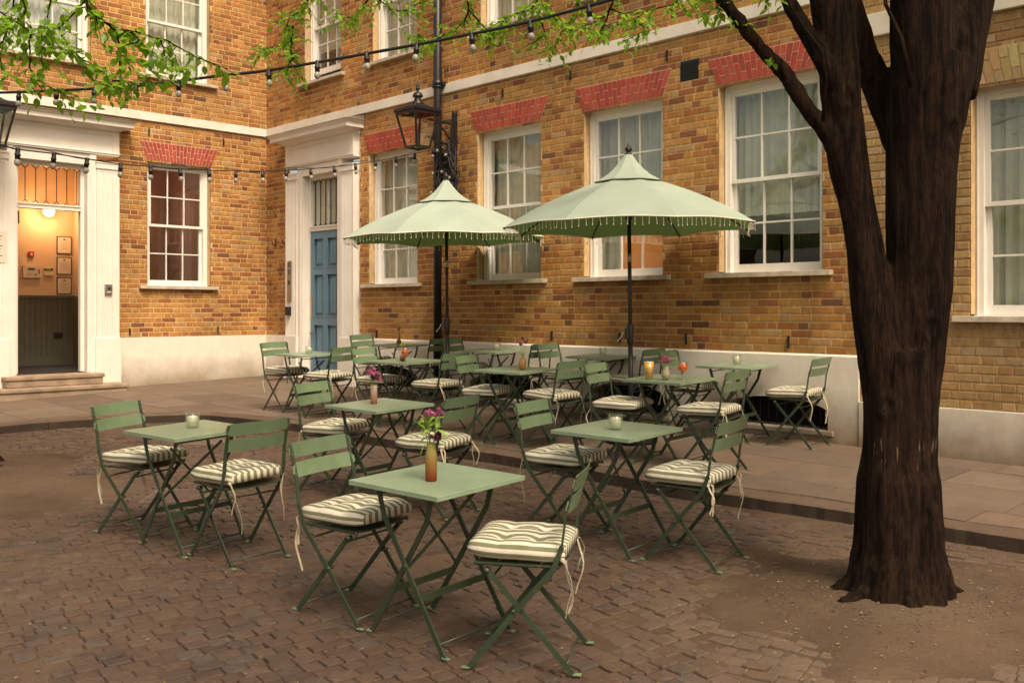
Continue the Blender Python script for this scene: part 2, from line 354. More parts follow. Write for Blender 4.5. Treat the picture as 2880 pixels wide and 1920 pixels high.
bld=empty('brick_townhouse',(C0.x,C0.y,gz(C0.x,C0.y,PAV)),label='ochre brick townhouse round the courtyard corner with two white doorcases and a blue door',cat='building')
TOP=8.6
GW=[(2.895,4.03),(5.27,6.41),(7.1,8.24),(8.945,10.10)]      # ground floor windows of the right wall
WZ=(1.94,3.925)
FWZ=(5.20,7.05)
holesR=[(a,b,*WZ) for a,b in GW]+[(.72,2.67,0,4.40)]+[(1.17,2.17,*FWZ),(2.98,4.02,*FWZ),(5.33,6.42,*FWZ),(7.15,8.25,*FWZ),(8.95,10.1,*FWZ)]+[(8.47,8.70,4.05,4.25)]
mb=MB(FR); bricks(mb,flatP(mb),0,10.47,1.19,4.525,holesR,rnd=random.Random(11)); bricks(mb,flatP(mb),0,10.47,4.66,TOP,holesR,rnd=random.Random(12),zb=4.66)
mb.build('wall','brick',bld,color=True)
LW=(-2.075,-1.02)
holesL=[(*LW,*WZ),(-4.47,-2.52,0,4.40),(-2.1,-1.03,*FWZ),(-4.25,-2.93,*FWZ),(-6.9,-5.8,*WZ),(-6.9,-5.8,*FWZ)]
mb=MB(FL); bricks(mb,flatP(mb),-8.2,0,1.19,4.525,holesL,rnd=random.Random(13)); bricks(mb,flatP(mb),-8.2,0,4.66,TOP,holesL,rnd=random.Random(14),zb=4.66)
mb.build('wall','brick',bld,color=True)
mb=MB(FR); mb.col=(.42,.26,.12); mb.box((-.03,.0032,1.0),(.0045,.03,TOP)); mb.build('corner_joint','brick',bld,color=True)
# string course, both walls
mb=MB(FR); mb.box((-.0,-.035,4.527),(10.47,.02,4.658)); mb.build('string_course','band',bld,bevel=.004)
mb=MB(FL); mb.box((-8.2,-.035,4.527),(-.0355,.02,4.658)); mb.build('string_course','band',bld,bevel=.004)
# string behind-the-wall backing so no sky shows through joints
# plinth of the right wall with four low arched vents
def plinth(F,u0,u1,vents,z1=1.19,zb=-.2,end=True):
    mb=MB(F); y=-.03
    xs=[u0,u1]
    for (a,b,s,h) in vents: xs+= [a+(b-a)*i/24 for i in range(25)]
    xs=sorted(set(xs))
    for a,b in zip(xs,xs[1:]):
        m=(a+b)/2; v=next((v for v in vents if v[0]<m<v[1]),None)
        if v is None: mb.add([(a,y,zb),(b,y,zb),(b,y,z1-.02),(a,y,z1-.02)],[(0,1,2,3)])
        else:
            def top(x): 
                t=(x-(v[0]+v[1])/2)/((v[1]-v[0])/2); return v[2]+.18+(v[3]-.18)*math.sqrt(max(0,1-t*t*.92))-(v[3]-.18)*.28
            ta,tb=top(a),top(b)
            mb.add([(a,y,zb),(b,y,zb),(b,y,v[2]),(a,y,v[2])],[(0,1,2,3)])
            mb.add([(a,y,ta),(b,y,tb),(b,y,z1-.02),(a,y,z1-.02)],[(0,1,2,3)])
            mb.add([(a,y,ta),(b,y,tb),(b,.25,tb),(a,.25,ta)],[(0,3,2,1)])
            mb.add([(a,y,v[2]),(b,y,v[2]),(b,.25,v[2]),(a,.25,v[2])],[(0,1,2,3)])
            if m<v[0]+(v[1]-v[0])/24: mb.add([(a,y,v[2]),(a,.25,v[2]),(a,.25,ta),(a,y,ta)],[(0,1,2,3)])
            if m>v[1]-(v[1]-v[0])/24: mb.add([(b,y,v[2]),(b,.25,v[2]),(b,.25,tb),(b,y,tb)],[(3,2,1,0)])
    mb.frus((u0,u1,y,.02,z1-.02),(u0,u1,-.004,.02,z1-.003))
    if end: mb.add([(u1,y,zb),(u1,.3,zb),(u1,.3,z1),(u1,y,z1-.02)],[(0,1,2,3)])
    return mb
V4=[(2.80,4.06,.50,.36),(5.14,6.47,.485,.36),(7.21,8.32,.46,.40),(9.05,10.17,.47,.33)]
plinth(FR,2.68,10.47,V4).build('plinth','plinth',bld)
mb=MB(FR); mb.box((0.0,-.03,-.2),(.715,.02,1.187)); mb.build('plinth','plinth',bld)
mb=MB(FL); mb.box((-2.515,-.03,-.2),(-.0305,.02,1.187)); mb.build('plinth','plinth',bld)
mb=MB(FL); mb.box((-8.2,-.03,-.2),(-4.475,.02,1.187)); mb.build('plinth','plinth',bld)
for v in V4:
    mb=MB(FR); mb.add([(v[0]-.05,.24,v[2]-.05),(v[1]+.05,.24,v[2]-.05),(v[1]+.05,.24,v[2]+.5),(v[0]-.05,.24,v[2]+.5)],[(0,1,2,3)])
    g=mb.build('basement_vent','dark',bld)
    mb=MB(FR)
    for i in range(12):
        x=v[0]+(i+.5)*(v[1]-v[0])/12; mb.tube([(x,.1,v[2]),(x,.1,v[2]+v[3]-.03-.12*abs(i-5.5)/5.5)],.006,6)
    mb.build('bars','black',g)
    mb=MB(FR); mb.box((v[0]-.06,-.055,v[2]-.05),(v[1]+.06,-.0305,v[2]-.004)); mb.build('vent_sill','plinth',g,bevel=.004)
# iron vent grille
mb=MB(FR); mb.box((8.462,.0045,4.042),(8.708,.05,4.258))
for i in range(9): mb.box((8.475,-.004,4.058+i*.021),(8.695,.0044,4.065+i*.021))
mb.build('vent_grille','black',bld)

# flat arches of red gauged brick
def arch(F,x0,x1,z0,parent,h=.285,sp=.125,cols=None,joint=(.80,.60,.48),n=20,y=-.004):
    mb=MB(F); cols=cols or [(.37,.062,.032),(.33,.052,.028),(.40,.075,.04)]; rnd=random.Random(int(x0*100))
    def X(t,k): a=x0+(x1-x0)*t; return a+(t-.5)*2*sp*k
    mb.col=joint; mb.add([(X(0,0),y+.002,z0),(X(1,0),y+.002,z0),(X(1,1),y+.002,z0+h),(X(0,1),y+.002,z0+h)],[(0,1,2,3)])
    mb.add([(x0,y+.002,z0),(x1,y+.002,z0),(x1,.12,z0),(x0,.12,z0)],[(0,3,2,1)])
    for i in range(n):
        sp_=.34 if i%2 else .66
        for k0,k1 in ((0,sp_),(sp_,1)):
            t0=(i+.06)/n;t1=(i+.94)/n; e=.006/h
            mb.col=tuple(c*rnd.uniform(.88,1.1) for c in rnd.choice(cols)); ka=k0+e;kb=k1-e
            a,b,c,d=(X(t0,ka),z0+h*ka),(X(t1,ka),z0+h*ka),(X(t1,kb),z0+h*kb),(X(t0,kb),z0+h*kb)
            mb.add([(p[0],y-.003,p[1]) for p in (a,b,c,d)]+[(p[0],y+.0018,p[1]) for p in (a,b,c,d)],[(0,1,2,3),(4,5,1,0),(5,6,2,1),(6,7,3,2),(7,4,0,3)])
    return mb.build('brick_arch','arch',parent,color=True)

def window(F,x0,x1,z0,z1,parent,inside='curtain',archd=True,sill=True,raise_=0,pal=PAL1,rev=.11,label=None,zb=1.19,cols=3,brick='brick'):
    r0=rev; J=.075
    mb=MB(F)   # box frame
    mb.box((x0,r0,z0+.05),(x0+J,r0+.14,z1)); mb.box((x1-J,r0,z0+.05),(x1,r0+.14,z1)); mb.box((x0+J,r0,z1-.07),(x1-J,r0+.14,z1))
    mb.box((x0+.02,r0-.012,z0+.052),(x0+.032,r0,z1-.02)); mb.box((x1-.032,r0-.012,z0+.052),(x1-.02,r0,z1-.02)); 
    mb.frus((x0-.0,x1,r0-.05,r0+.14,z0+.005),(x0,x1,r0-.03,r0+.14,z0+.05))
    w=mb.build('window','sash',parent,bevel=.003)
    if label: w['label']=label
    # brick reveals
    mb=MB(F)
    rr=random.Random(int(x0*77+z0*3)+5)
    bricks(mb,lambda u,z,d:(x0+d,u,z),.0065,r0+.02,z0+.06,z1,pal=pal,per=(.1025,.1025),rnd=rr,zb=zb)
    mb.build('brick_reveal',brick,w,color=True); mb=MB(F)
    bricks(mb,lambda u,z,d:(x1-d,r0+.02-u+.0065,z),.0065,r0+.02,z0+.06,z1,pal=pal,per=(.1025,.1025),rnd=rr,zb=zb)
    mb.build('brick_reveal',brick,w,color=True)
    # sashes
    ix0,ix1=x0+J,x1-J; iz0,iz1=z0+.052,z1-.07; zm=(iz0+iz1)/2-.01
    def sash(nm,za,zb_,y,bot,top):
        mb=MB(F); st=.042
        mb.box((ix0,y,za),(ix0+st,y+.04,zb_)); mb.box((ix1-st,y,za),(ix1,y+.04,zb_))
        mb.box((ix0+st,y,za),(ix1-st,y+.04,za+bot)); mb.box((ix0+st,y,zb_-top),(ix1-st,y+.04,zb_))
        for i in range(1,cols):
            x=ix0+st+(ix1-ix0-2*st)*i/cols; mb.box((x-.009,y+.005,za+bot),(x+.009,y+.035,zb_-top))
        z=(za+bot+zb_-top)/2
        for i in range(cols):
            a=ix0+st+(ix1-ix0-2*st)*i/cols+.009*(i>0); b=ix0+st+(ix1-ix0-2*st)*(i+1)/cols-.009*(i<cols-1); mb.box((a,y+.005,z-.009),(b,y+.035,z+.009))
        s=mb.build(nm,'sash',w,bevel=.0015)
        g=MB(F); g.add([(ix0+st-.005,y+.02,za+bot-.005),(ix1-st+.005,y+.02,za+bot-.005),(ix1-st+.005,y+.02,zb_-top+.005),(ix0+st-.005,y+.02,zb_-top+.005)],[(0,1,2,3)])
        return g
    g1=sash('upper_sash',zm,iz1,r0+.02,.04,.045); g2=sash('lower_sash',iz0+raise_,zm+.04+raise_,r0+.065,.085,.04)
    o=len(g1.v); g1.v+=g2.v; g1.f+=[tuple(i+o for i in f) for f in g2.f]; g1.c+=g2.c;g1.m+=g2.m;g1.sm+=g2.sm
    g1.build('window_panes','pane',w)
    # room behind
    dp={'curtain':.55,'dark':1.8,'pink':1.6,'lit':1.6}[inside]
    mb=MB(F); a,b,c,d,e,f=x0-.15,x1+.15,r0+.145,r0+.145+dp,z0-.1,z1+.1
    mb.add([(a,c,e),(b,c,e),(b,d,e),(a,d,e),(a,c,f),(b,c,f),(b,d,f),(a,d,f)],[(0,1,2,3),(4,7,6,5),(3,2,6,7),(0,3,7,4),(1,5,6,2)])
    mb.add([(x0-.15,c-.002,e),(x0,c-.002,e),(x0,c-.002,f),(x0-.15,c-.002,f)],[(0,1,2,3)])
    mb.build('room','pinkroom' if inside=='pink' else 'peach' if inside=='lit' else 'room',w)
    def curt(xa,xb,za,zb_,y=r0+.19,amp=.018,fr=62):
        mb=MB(F); n=max(6,int((xb-xa)*90)); mb.smooth=True
        vs=[];fs=[]
        for i in range(n+1):
            x=xa+(xb-xa)*i/n; yy=y+amp*math.sin(x*fr+1.3*math.sin(x*9))+.006*math.sin(x*170)
            vs+=[(x,yy,za),(x,yy+.01,zb_)]
        for i in range(n): fs.append((2*i,2*i+2,2*i+3,2*i+1))
        mb.add(vs,fs); mb.build('curtain','curtain',w)
    if inside=='lit': curt(x0+.37,x1-.02,z0+.62,z1)
    if inside=='curtain': curt(x0+.02,x1-.02,z0+.02,z1)
    elif inside=='lit': curt(x0+.02,x0+.36,z0+.02,z1)
    elif inside=='dark': curt(x0+.02,x1-.02,(z0+z1)/2-.35,z1)
    if sill:
        mb=MB(F); mb.frus((x0-.13,x1+.11,-.075,r0-.045,z0-.008),(x0-.13,x1+.11,-.065,r0-.045,z0+.045)); mb.build('window_sill','stone',w,bevel=.006)
    if archd: arch(F,x0,x1,z1,w)
    return w
ins=['curtain','curtain','lit','dark']
for (a,b),i in zip(GW,ins): window(FR,a,b,*WZ,bld,i)
window(FL,*LW,*WZ,bld,'pink')
for k,(a,b) in enumerate([(1.17,2.17),(2.98,4.02),(5.33,6.42),(7.15,8.25),(8.95,10.1)]): window(FR,a,b,*FWZ,bld,'dark' if k==0 else 'curtain',raise_=.14 if k==0 else 0,zb=4.66)
window(FL,-2.1,-1.03,*FWZ,bld,'curtain',zb=4.66); window(FL,-4.25,-2.93,*FWZ,bld,'curtain',zb=4.66)

# paler second house on the right
b2=empty('stock_brick_house',(C0.x+10.5*.7037,C0.y-10.5*.7105,.33),label='paler stock brick house behind the tree at the right edge',cat='building')
mb=MB(FR); hb=[(11.445,12.75,1.51,3.50),(11.445,12.75,5.0,6.8)]
W2M=(.44,.30,.155)
bricks(mb,flatP(mb),10.475,15.5,.765,4.09,hb,pal=PAL2,mortar=W2M,zb=.765,rnd=random.Random(21)); bricks(mb,flatP(mb),10.475,15.5,4.30,TOP,hb,pal=PAL2,mortar=W2M,zb=4.30,rnd=random.Random(22))
mb.build('wall','brick2',b2,color=True)
mb=MB(FR); mb.box((10.475,-.035,4.092),(15.5,.02,4.298)); mb.build('string_course','band',b2,bevel=.004)
mb=MB(FR); mb.box((10.475,-.04,-.2),(15.5,.02,.763)); mb.build('plinth','plinth',b2,bevel=.004)
ww=window(FR,11.445,12.75,1.51,3.50,b2,'curtain',archd=False,pal=PAL2,zb=.765,brick='brick2')
arch(FR,11.445,12.75,3.50,ww,h=.30,sp=.1,cols=[(.46,.32,.15),(.40,.27,.12),(.36,.24,.11)],joint=(.46,.36,.22),n=19)
window(FR,11.445,12.75,5.0,6.8,b2,'curtain',archd=False,pal=PAL2,zb=.765,brick='brick2')

# ---- doorcases
def doorcase(F,xc,zf,zt,kind):
    H0=1.19
    mb=MB(F)
    for s in (-1,1):
        xa,xb=sorted((xc+s*.61,xc+s*.945)); n=7
        mb.box((xa-.02 if s>0 else xa-.02,-.125,-.15),(xb+.02,.15,H0)) # base block
        # fluted shaft
        x=xa+.035; seg=(xb-xa-.07)/n
        pr=[(xa,-.10),(xa+.035,-.10)]
        for i in range(n):
            a=x+i*seg+.009; b=x+(i+1)*seg-.009; pr+=[(a,-.10)]+[(a+(b-a)*t,-.10+.013*math.sin(PI*t)) for t in (.25,.5,.75)]+[(b,-.10)]
        pr+=[(xb,-.10)]
        vs=[];fs=[]
        for (px,py) in pr: vs+=[(px,py,H0+.04),(px,py,3.66)]
        for i in range(len(pr)-1): fs.append((2*i,2*i+2,2*i+3,2*i+1))
        mb.add(vs,fs)
        mb.add([(xa,-.10,H0),(xa,.15,H0),(xa,.15,3.75),(xa,-.10,3.75)],[(0,3,2,1)]); mb.add([(xb,-.10,H0),(xb,.15,H0),(xb,.15,3.75),(xb,-.10,3.75)],[(0,1,2,3)])
        mb.add([(xa,-.10,H0),(xb,-.10,H0),(xb,-.10,H0+.04),(xa,-.10,H0+.04)],[(0,1,2,3)]); mb.add([(xa,-.10,3.66),(xb,-.10,3.66),(xb,-.10,3.75),(xa,-.10,3.75)],[(0,1,2,3)])
        mb.box((xa-.012,-.118,3.70),(xb+.012,-.0,3.78)); mb.box((xa-.02,-.128,3.78),(xb+.02,0,3.81))
        # architrave
        a2,b2_=sorted((xc+s*.485,xc+s*.61)); mb.box((a2,-.07,zf-.05),(b2_,.15,3.905)); mb.box((min(xc+s*.515,xc+s*.61),-.085,zf-.05),(max(xc+s*.515,xc+s*.6095),-.0705,3.905))
    mb.box((xc-.485,-.07,3.74),(xc+.485,.15,3.905))
    # frieze with sunk panel
    e=.945
    mb.box((xc-e,-.10,3.907),(xc+e,.15,3.96)); mb.box((xc-e,-.10,4.20),(xc+e,.15,4.27)); mb.box((xc-e,-.10,3.96),(xc-e+.10,.15,4.20)); mb.box((xc+e-.10,-.10,3.96),(xc+e,.15,4.20)); mb.box((xc-e+.10,-.090,3.96),(xc+e-.10,.15,4.20))
    mb.box((xc-e-.012,-.112,3.93),(xc+e+.012,-.1005,3.945)) 
    mb.frus((xc-e-.01,xc+e+.01,-.115,.0,4.271),(xc-e-.07,xc+e+.07,-.20,.0,4.315))
    mb.box((xc-e-.13,-.31,4.317),(xc+e+.13,.0,4.375)); mb.frus((xc-e-.13,xc+e+.13,-.31,0,4.376),(xc-e-.175,xc+e+.175,-.355,0,4.42))
    d=mb.build('door_surround','white',bld,bevel=.003)
    mb=MB(F); mb.frus((xc-e-.185,xc+e+.185,-.37,-.001,4.421),(xc-e-.16,xc+e+.16,-.02,-.0012,4.50)); mb.build('lead_flashing','lead',d)
    # inner frame, transom, fanlight
    mb=MB(F); y0=.05
    mb.box((xc-.484,y0,zf),(xc-.43,y0+.09,3.739)); mb.box((xc+.43,y0,zf),(xc+.484,y0+.09,3.739)); mb.box((xc-.43,y0,3.68),(xc+.43,y0+.09,3.739)); mb.box((xc-.43,y0-.02,zt),(xc+.43,y0+.09,zt+.055)); mb.box((xc-.43,y0-.035,zt+.055),(xc+.43,y0+.06,zt+.075))
    fr=mb.build('door_frame','white',d,bevel=.003)
    mb=MB(F); mb.add([(xc-.43,y0+.05,zt+.07),(xc+.43,y0+.05,zt+.07),(xc+.43,y0+.05,3.68),(xc-.43,y0+.05,3.68)],[(0,1,2,3)])
    mb.build('fanlight','pane' if kind=='blue' else 'clear',d)
    mb=MB(F); z0=zt+.075
    for i in range(6):
        x=xc-.43+.86*(i+.5+.25*(1 if kind!='blue' else 0))/6
        mb.bar((x,y0+.045,z0+.05),(x,y0+.045,3.63),.010,.01,(1,0,0))
        for s in (-1,1):
            mb.bar((x,y0+.045,z0+.05),(x+s*.055,y0+.045,z0-.005),.010,.01,(0,0,1)); mb.bar((x,y0+.045,3.63),(x+s*.055,y0+.045,3.685),.010,.01,(0,0,1))
    mb.build('leaded_bars','black',d)
    if kind=='blue':
        mb=MB(F); mb.box((xc-.43,.10,3.0),(xc+.43,.12,3.7)); 
        vs=[];fs=[]; m2=MB(F)
        for i in range(61):
            x=xc-.43+.86*i/60; vs+=[(x,.135+.012*math.sin(x*60),zt+.05),(x,.135+.012*math.sin(x*60),3.7)]
        m2.add(vs,[(2*i,2*i+2,2*i+3,2*i+1) for i in range(60)]); m2.build('curtain','curtain',d)
        mb=MB(F); t=.06; W=.428
        mb.box((xc-W,y0+.03,zf+.01),(xc+W,y0+.03+.012,zt))       # slab back
        ys=y0-.004
        st=[(-W,-W+.10),(-.05,.05),(W-.10,W)]
        zr=[(zf+.01,zf+.22),(zf+.86,zf+.98),(zf+1.66,zf+1.76),(zt-.11,zt)]
        for a,b in st: mb.box((xc+a,ys,zf+.01),(xc+b,y0+.03,zt))
        for a,b in zr:
            mb.box((xc-W+.10,ys,a),(xc-.05,y0+.03,b)); mb.box((xc+.05,ys,a),(xc+W-.10,y0+.03,b))
        dr=mb.build('door','bluedoor',bld,bevel=.003)
        for (a,b) in ((zr[0][1],zr[1][0]),(zr[1][1],zr[2][0]),(zr[2][1],zr[3][0])):
            for (p,q) in ((xc-W+.10,xc-.05),(xc+.05,xc+W-.10)):
                m2=MB(F); m2.frus((p+.03,q-.03,0,0,0),(p+.03,q-.03,0,0,0)) if False else None
                for i,(g,h) in enumerate(((.002,ys+.004),(.045,ys+.008))):
                    pass
                m2.frus((p+.05,q-.05,0,0,0),(p+.05,q-.05,0,0,0)) if False else None; m2.box((p+.06,y0+.010,a+.06),(q-.06,y0+.0305,b-.06)); m2.box((p+.045,y0+.022,a+.045),(q-.045,y0+.0304,b-.045)); m2.box((p-.004,y0-.012,a-.004),(q+.004,y0+.0,a+.016)); m2.box((p-.004,y0-.012,b-.016),(q+.004,y0+.0,b+.004)); m2.box((p-.004,y0-.012,a+.0165),(p+.016,y0+.0,b-.0165)); m2.box((q-.016,y0-.012,a+.0165),(q+.004,y0+.0,b-.0165))
                m2.build('door_panel','bluedoor',dr,bevel=.003)
        m2=MB(F); m2.box((xc-W+.012,ys-.005,zf+.95),(xc-W+.05,ys,zf+1.32)); m2.build('push_plate','brass',dr)
        m2=MB(F); m2.ball((xc-W+.05,ys-.03,zf+.72),.02,8); m2.tube([(xc-W+.05,ys-.02,zf+.72),(xc-W+.05,ys+.002,zf+.72)],.008); m2.build('door_knob','brass',dr)
    return d
doorcase(FR,1.695,.52,2.86,'blue')
doorcase(FL,-3.49,.70,3.055,'open')
# threshold under blue door
mb=MB(FR); mb.box((1.1,-.14,.2),(2.29,.14,.525)); mb.build('threshold','step',bld,bevel=.006)

# hallway behind the open doorway
mb=MB(FL); x0,x1,y0,y1=-4.15,-2.43,.151,2.0
mb.mi=0; mb.add([(x0,y1,1.825),(x1,y1,1.825),(x1,y1,3.95),(x0,y1,3.95)],[(0,1,2,3)]); mb.add([(x1,y0,.7),(x1,y0,3.95),(x1,y1,3.95),(x1,y1,.7)],[(0,1,2,3)]); mb.add([(x0,y0,.7),(x0,y1,.7),(x0,y1,3.95),(x0,y0,3.95)],[(0,1,2,3)]); mb.add([(x0,y0,3.95),(x0,y1,3.95),(x1,y1,3.95),(x1,y0,3.95)],[(0,1,2,3)])
mb.mi=1; mb.add([(x0,y1,.7),(x1,y1,.7),(x1,y1,1.825),(x0,y1,1.825)],[(0,1,2,3)])
i=0; x=x0
while x<x1: mb.box((x+.004,y1-.012,.85),(min(x+.082,x1),y1-.001,1.80)); x+=.085
mb.box((x0,y1-.03,1.80),(x1,y1-.001,1.845)); mb.box((x0,y1-.025,.7),(x1,y1-.001,.85))
mb.box((x1-.03,y0+.3,.7),(x1-.001,y1-.03,1.83))
mb.mi=2; mb.add([(x0,y0-.1,.703),(x1,y0-.1,.703),(x1,y1,.703),(x0,y1,.703)],[(0,1,2,3)])
mb.build('hallway',['peach','dado','dark'],bld)
mb=MB(FL); mb.box((-3.93,.02,.60),(-3.05,.15,.705)); mb.build('threshold','black',bld)
mb=MB(FL); mb.box((-3.955,.16,.72),(-3.91,.90,3.03)); mb.box((-3.905,.20,2.84),(-3.85,.28,3.02)); op=mb.build('open_door','blackiron',bld,bevel=.003)
# lamp in the hallway
lp=empty('wall_lamp',tuple(FL@Vector((-2.90,1.80,3.20))),label='glowing round wall lamp high in the hallway behind the open doorway',cat='lamp')
m,nt,b,o=newmat('lit_lamp_glass'); b.inputs['Emission Color'].default_value=(1,.62,.28,1); b.inputs['Emission Strength'].default_value=16; b.inputs['Base Color'].default_value=(.9,.8,.6,1); M['lit']=m
mb=MB(); mb.ball((0,0,0),.085,12); mb.build('lamp_globe','lit',lp)
mb=MB(FL); mb.Mx=None
v=FL.to_3x3()@Vector((0,.2,0)); mb.tube([(v.x*.3,v.y*.3,0),(v.x,v.y,0)],.02); mb.build('bracket','brass',lp)
def point(loc,e,col,r=.06):
    l=bpy.data.lights.new('room_light','POINT'); l.energy=e; l.color=col; l.shadow_soft_size=r; o=bpy.data.objects.new('room_light',l); COL.objects.link(o); o.location=loc; return o
point(FL@Vector((-2.92,1.70,3.17)),40,(1,.58,.26))
def wall_item(F,name,mat,x0,x1,z0,z1,yw,dep,label,cat,group=None,fn=None):
    c=F@Vector(((x0+x1)/2,yw,z0)); e=empty(name,c,label=label,cat=cat,group=group)
    mb=MB(F); mb.box((x0,yw-dep,z0),(x1,yw,z1)); mb.build('case' if name not in('picture_frame','paper_notice') else ('frame' if name=='picture_frame' else 'sheet'),mat,e,bevel=.002 if dep>.005 else 0)
    if fn: fn(e)
    return e
for z0,z1,w in ((2.53,2.82,'topmost'),(2.19,2.48,'middle'),(1.865,2.145,'lowest')):
    def fn(e,z0=z0,z1=z1):
        mb=MB(FL); mb.box((-2.70,1.9845,z0+.014),(-2.49,1.9848+.001,z1-.014)); p=mb.build('certificate','paper',e)
        mb=MB(FL); mb.box((-2.615,1.9835,z1-.062),(-2.575,1.9843,z1-.04))
        for k in range(5): mb.box((-2.66+.01*(k%2),1.9835,z1-.09-.028*k),(-2.53-.012*(k%3),1.9843,z1-.093-.028*k))
        mb.build('printed_lines','dado',p)
    wall_item(FL,'picture_frame','black',-2.714,-2.476,z0,z1,1.999,.014,'%s of the three black framed certificates on the hallway wall'%w,'picture frame','framed certificates in the hallway',fn)
def fnp(e):
    mb=MB(FL); mb.box((-3.17,1.957,2.25),(-3.06,1.9595,2.285)); mb.build('display','dado',e)
    mb=MB(FL)
    for k in range(5): mb.box((-3.18+.035*k,1.957,2.16),(-3.175+.035*k,1.9595,2.20))
    mb.box((-3.01,1.957,2.19),(-2.99,1.9595,2.27)); mb.ball((-3.045,1.957,2.175),.012,6); mb.build('buttons','dado',e)
wall_item(FL,'alarm_panel','white_plastic',-3.24,-2.97,2.125,2.33,1.999,.038,'cream fire alarm control panel on the hallway wall',"alarm panel",None,fnp)
mg=pmat('lcd_green',(.25,.6,.02),.4,.1,20,0); M['lcd']=mg
def fnk(e):
    mb=MB(FL); mb.box((-2.915,1.967,2.25),(-2.78,1.9695,2.285)); mb.build('screen_bezel','black',e); mb=MB(FL); mb.box((-2.885,1.965,2.26),(-2.81,1.9668,2.275)); mb.build('screen','lcd',e)
wall_item(FL,'keypad','white_plastic',-2.92,-2.775,2.17,2.29,1.999,.028,'small cream keypad with glowing green screen beside the alarm panel','keypad',None,fnk)
def fnr(e):
    mb=MB(FL); mb.box((-3.125,1.967,2.485),(-3.095,1.9695,2.53)); mb.build('break_glass','white_plastic',e)
wall_item(FL,'fire_call_point','red',-3.15,-3.07,2.465,2.555,1.999,.028,'red fire alarm call point above the alarm panel','call point',None,fnr)
wall_item(FL,'wall_socket','black',-2.765,-2.625,1.14,1.235,1.987,.012,'black socket on the grey green hallway panelling','socket')
# bell and intercoms
def fnb(e):
    mb=MB(FL); mb.tube([(-2.715,-.150,1.93),(-2.715,-.136,1.93)],.018,12); mb.build('lens','black',e)
    mb=MB(FL); mb.box((-2.745,-.138,1.865),(-2.685,-.1355,1.88)); mb.build('name_strip','paper',e)
wall_item(FL,'door_intercom','steel',-2.77,-2.665,1.845,1.985,-.1005,.035,'grey metal camera intercom on the fluted pilaster right of the open doorway','intercom',None,fnb)
def fni(e):
    mb=MB(FR); mb.box((.865,-.119,2.02),(.915,-.1155,2.08)); mb.build('speaker_button','black',e)
    mb=MB(FR)
    for k in range(2): mb.box((.855,-.118,2.18+.12*k),(.925,-.1155,2.26+.12*k))
    mb.build('grille','dado',e)
wall_item(FR,'entry_phone','steel',.83,.95,1.74,2.40,-.1005,.015,'tall narrow steel entry phone panel left of the blue door','intercom',None,fni)
wall_item(FR,'key_box','black',.83,.93,1.52,1.66,-.1005,.05,'small black key box below the steel entry phone panel','key box')
def fnn(e):
    mb=MB(FL)
    for k in range(7): mb.box((-4.255,-.1048,2.62-.045*k),(-4.17-.02*(k%3),-.1043,2.632-.045*k))
    mb.build('printed_lines','dado',e)
wall_item(FL,'paper_notice','paper',-4.29,-4.11,2.26,2.70,-.1008,.0025,'white printed notice stuck to the left pilaster of the open doorway','notice',None,fnn)
for x,w in ((.30,'left'),(.62,'right')):
    e=empty('coat_hook',FR@Vector((x,0,2.70)),label='%s of the two small black iron hooks on the brick strip by the blue door'%w,cat='hook',group='iron hooks by the blue door')
    mb=MB(FR); mb.bar((x,-.006,2.66),(x,-.006,2.80),.02,.008,(1,0,0)); mb.build('plate','blackiron',e)
    mb=MB(FR); mb.tube([(x,-.01,2.70),(x,-.04,2.68),(x,-.07,2.70),(x,-.075,2.76)],.008); mb.build('prong','blackiron',e)
# tie irons in brickwork
for F,pts in ((FR,[(3.1,1.2),(6.6,1.24),(7.65,1.24),(8.55,1.24),(9.75,1.24),(5.75,4.30),(6.9,4.33),(8.30,4.30)]),(FL,[(-.9,1.23),(-2.35,1.22),(-2.05,4.30),(-.8,4.30)])):
    for x,z in pts:
        mb=MB(F); mb.box((x-.008,-.022,z),(x+.008,0,z+.11)); mb.build('wall_tie','blackiron',bld)
# steps to the open doorway
mb=MB(FL); mb.box((-5.3,-.52,.1),(-2.60,-.0305,.475)); mb.box((-5.3,-.54,.475),(-2.58,-.0305,.53)); st=mb.build('doorstep','step',bld,bevel=.012)
mb=MB(FL); mb.box((-4.18,-.31,.531),(-2.87,-.128,.63)); mb.box((-4.20,-.33,.63),(-2.85,-.128,.685)); mb.box((-4.0,-.127,.531),(-2.98,.02,.69)); mb.build('doorstep','step',bld,bevel=.012)

# downpipe
dp=empty('drainpipe',FR@Vector((4.585,-.10,.50)),label='black cast iron drainpipe running up the right wall behind the lantern',cat='drainpipe')
mb=MB(FR); mb.tube([(4.585,-.10,.50),(4.585,-.10,TOP-.2)],.056,16); mb.build('pipe','blackiron',dp)
for z in (4.60,6.5,2.6):
    mb=MB(FR); mb.tube([(4.585,-.10,z),(4.585,-.10,z+.02)],.078,16); mb.tube([(4.585,-.10,z+.02),(4.585,-.10,z+.10)],.068,16); mb.box((4.49,-.10,z+.03),(4.68,0,z+.075)); mb.build('collar','blackiron',dp)
mb=MB(FR); mb.tube([(4.585,-.10,.70),(4.585,-.12,.55),(4.585,-.20,.47)],.062,14); mb.build('shoe','blackiron',dp)

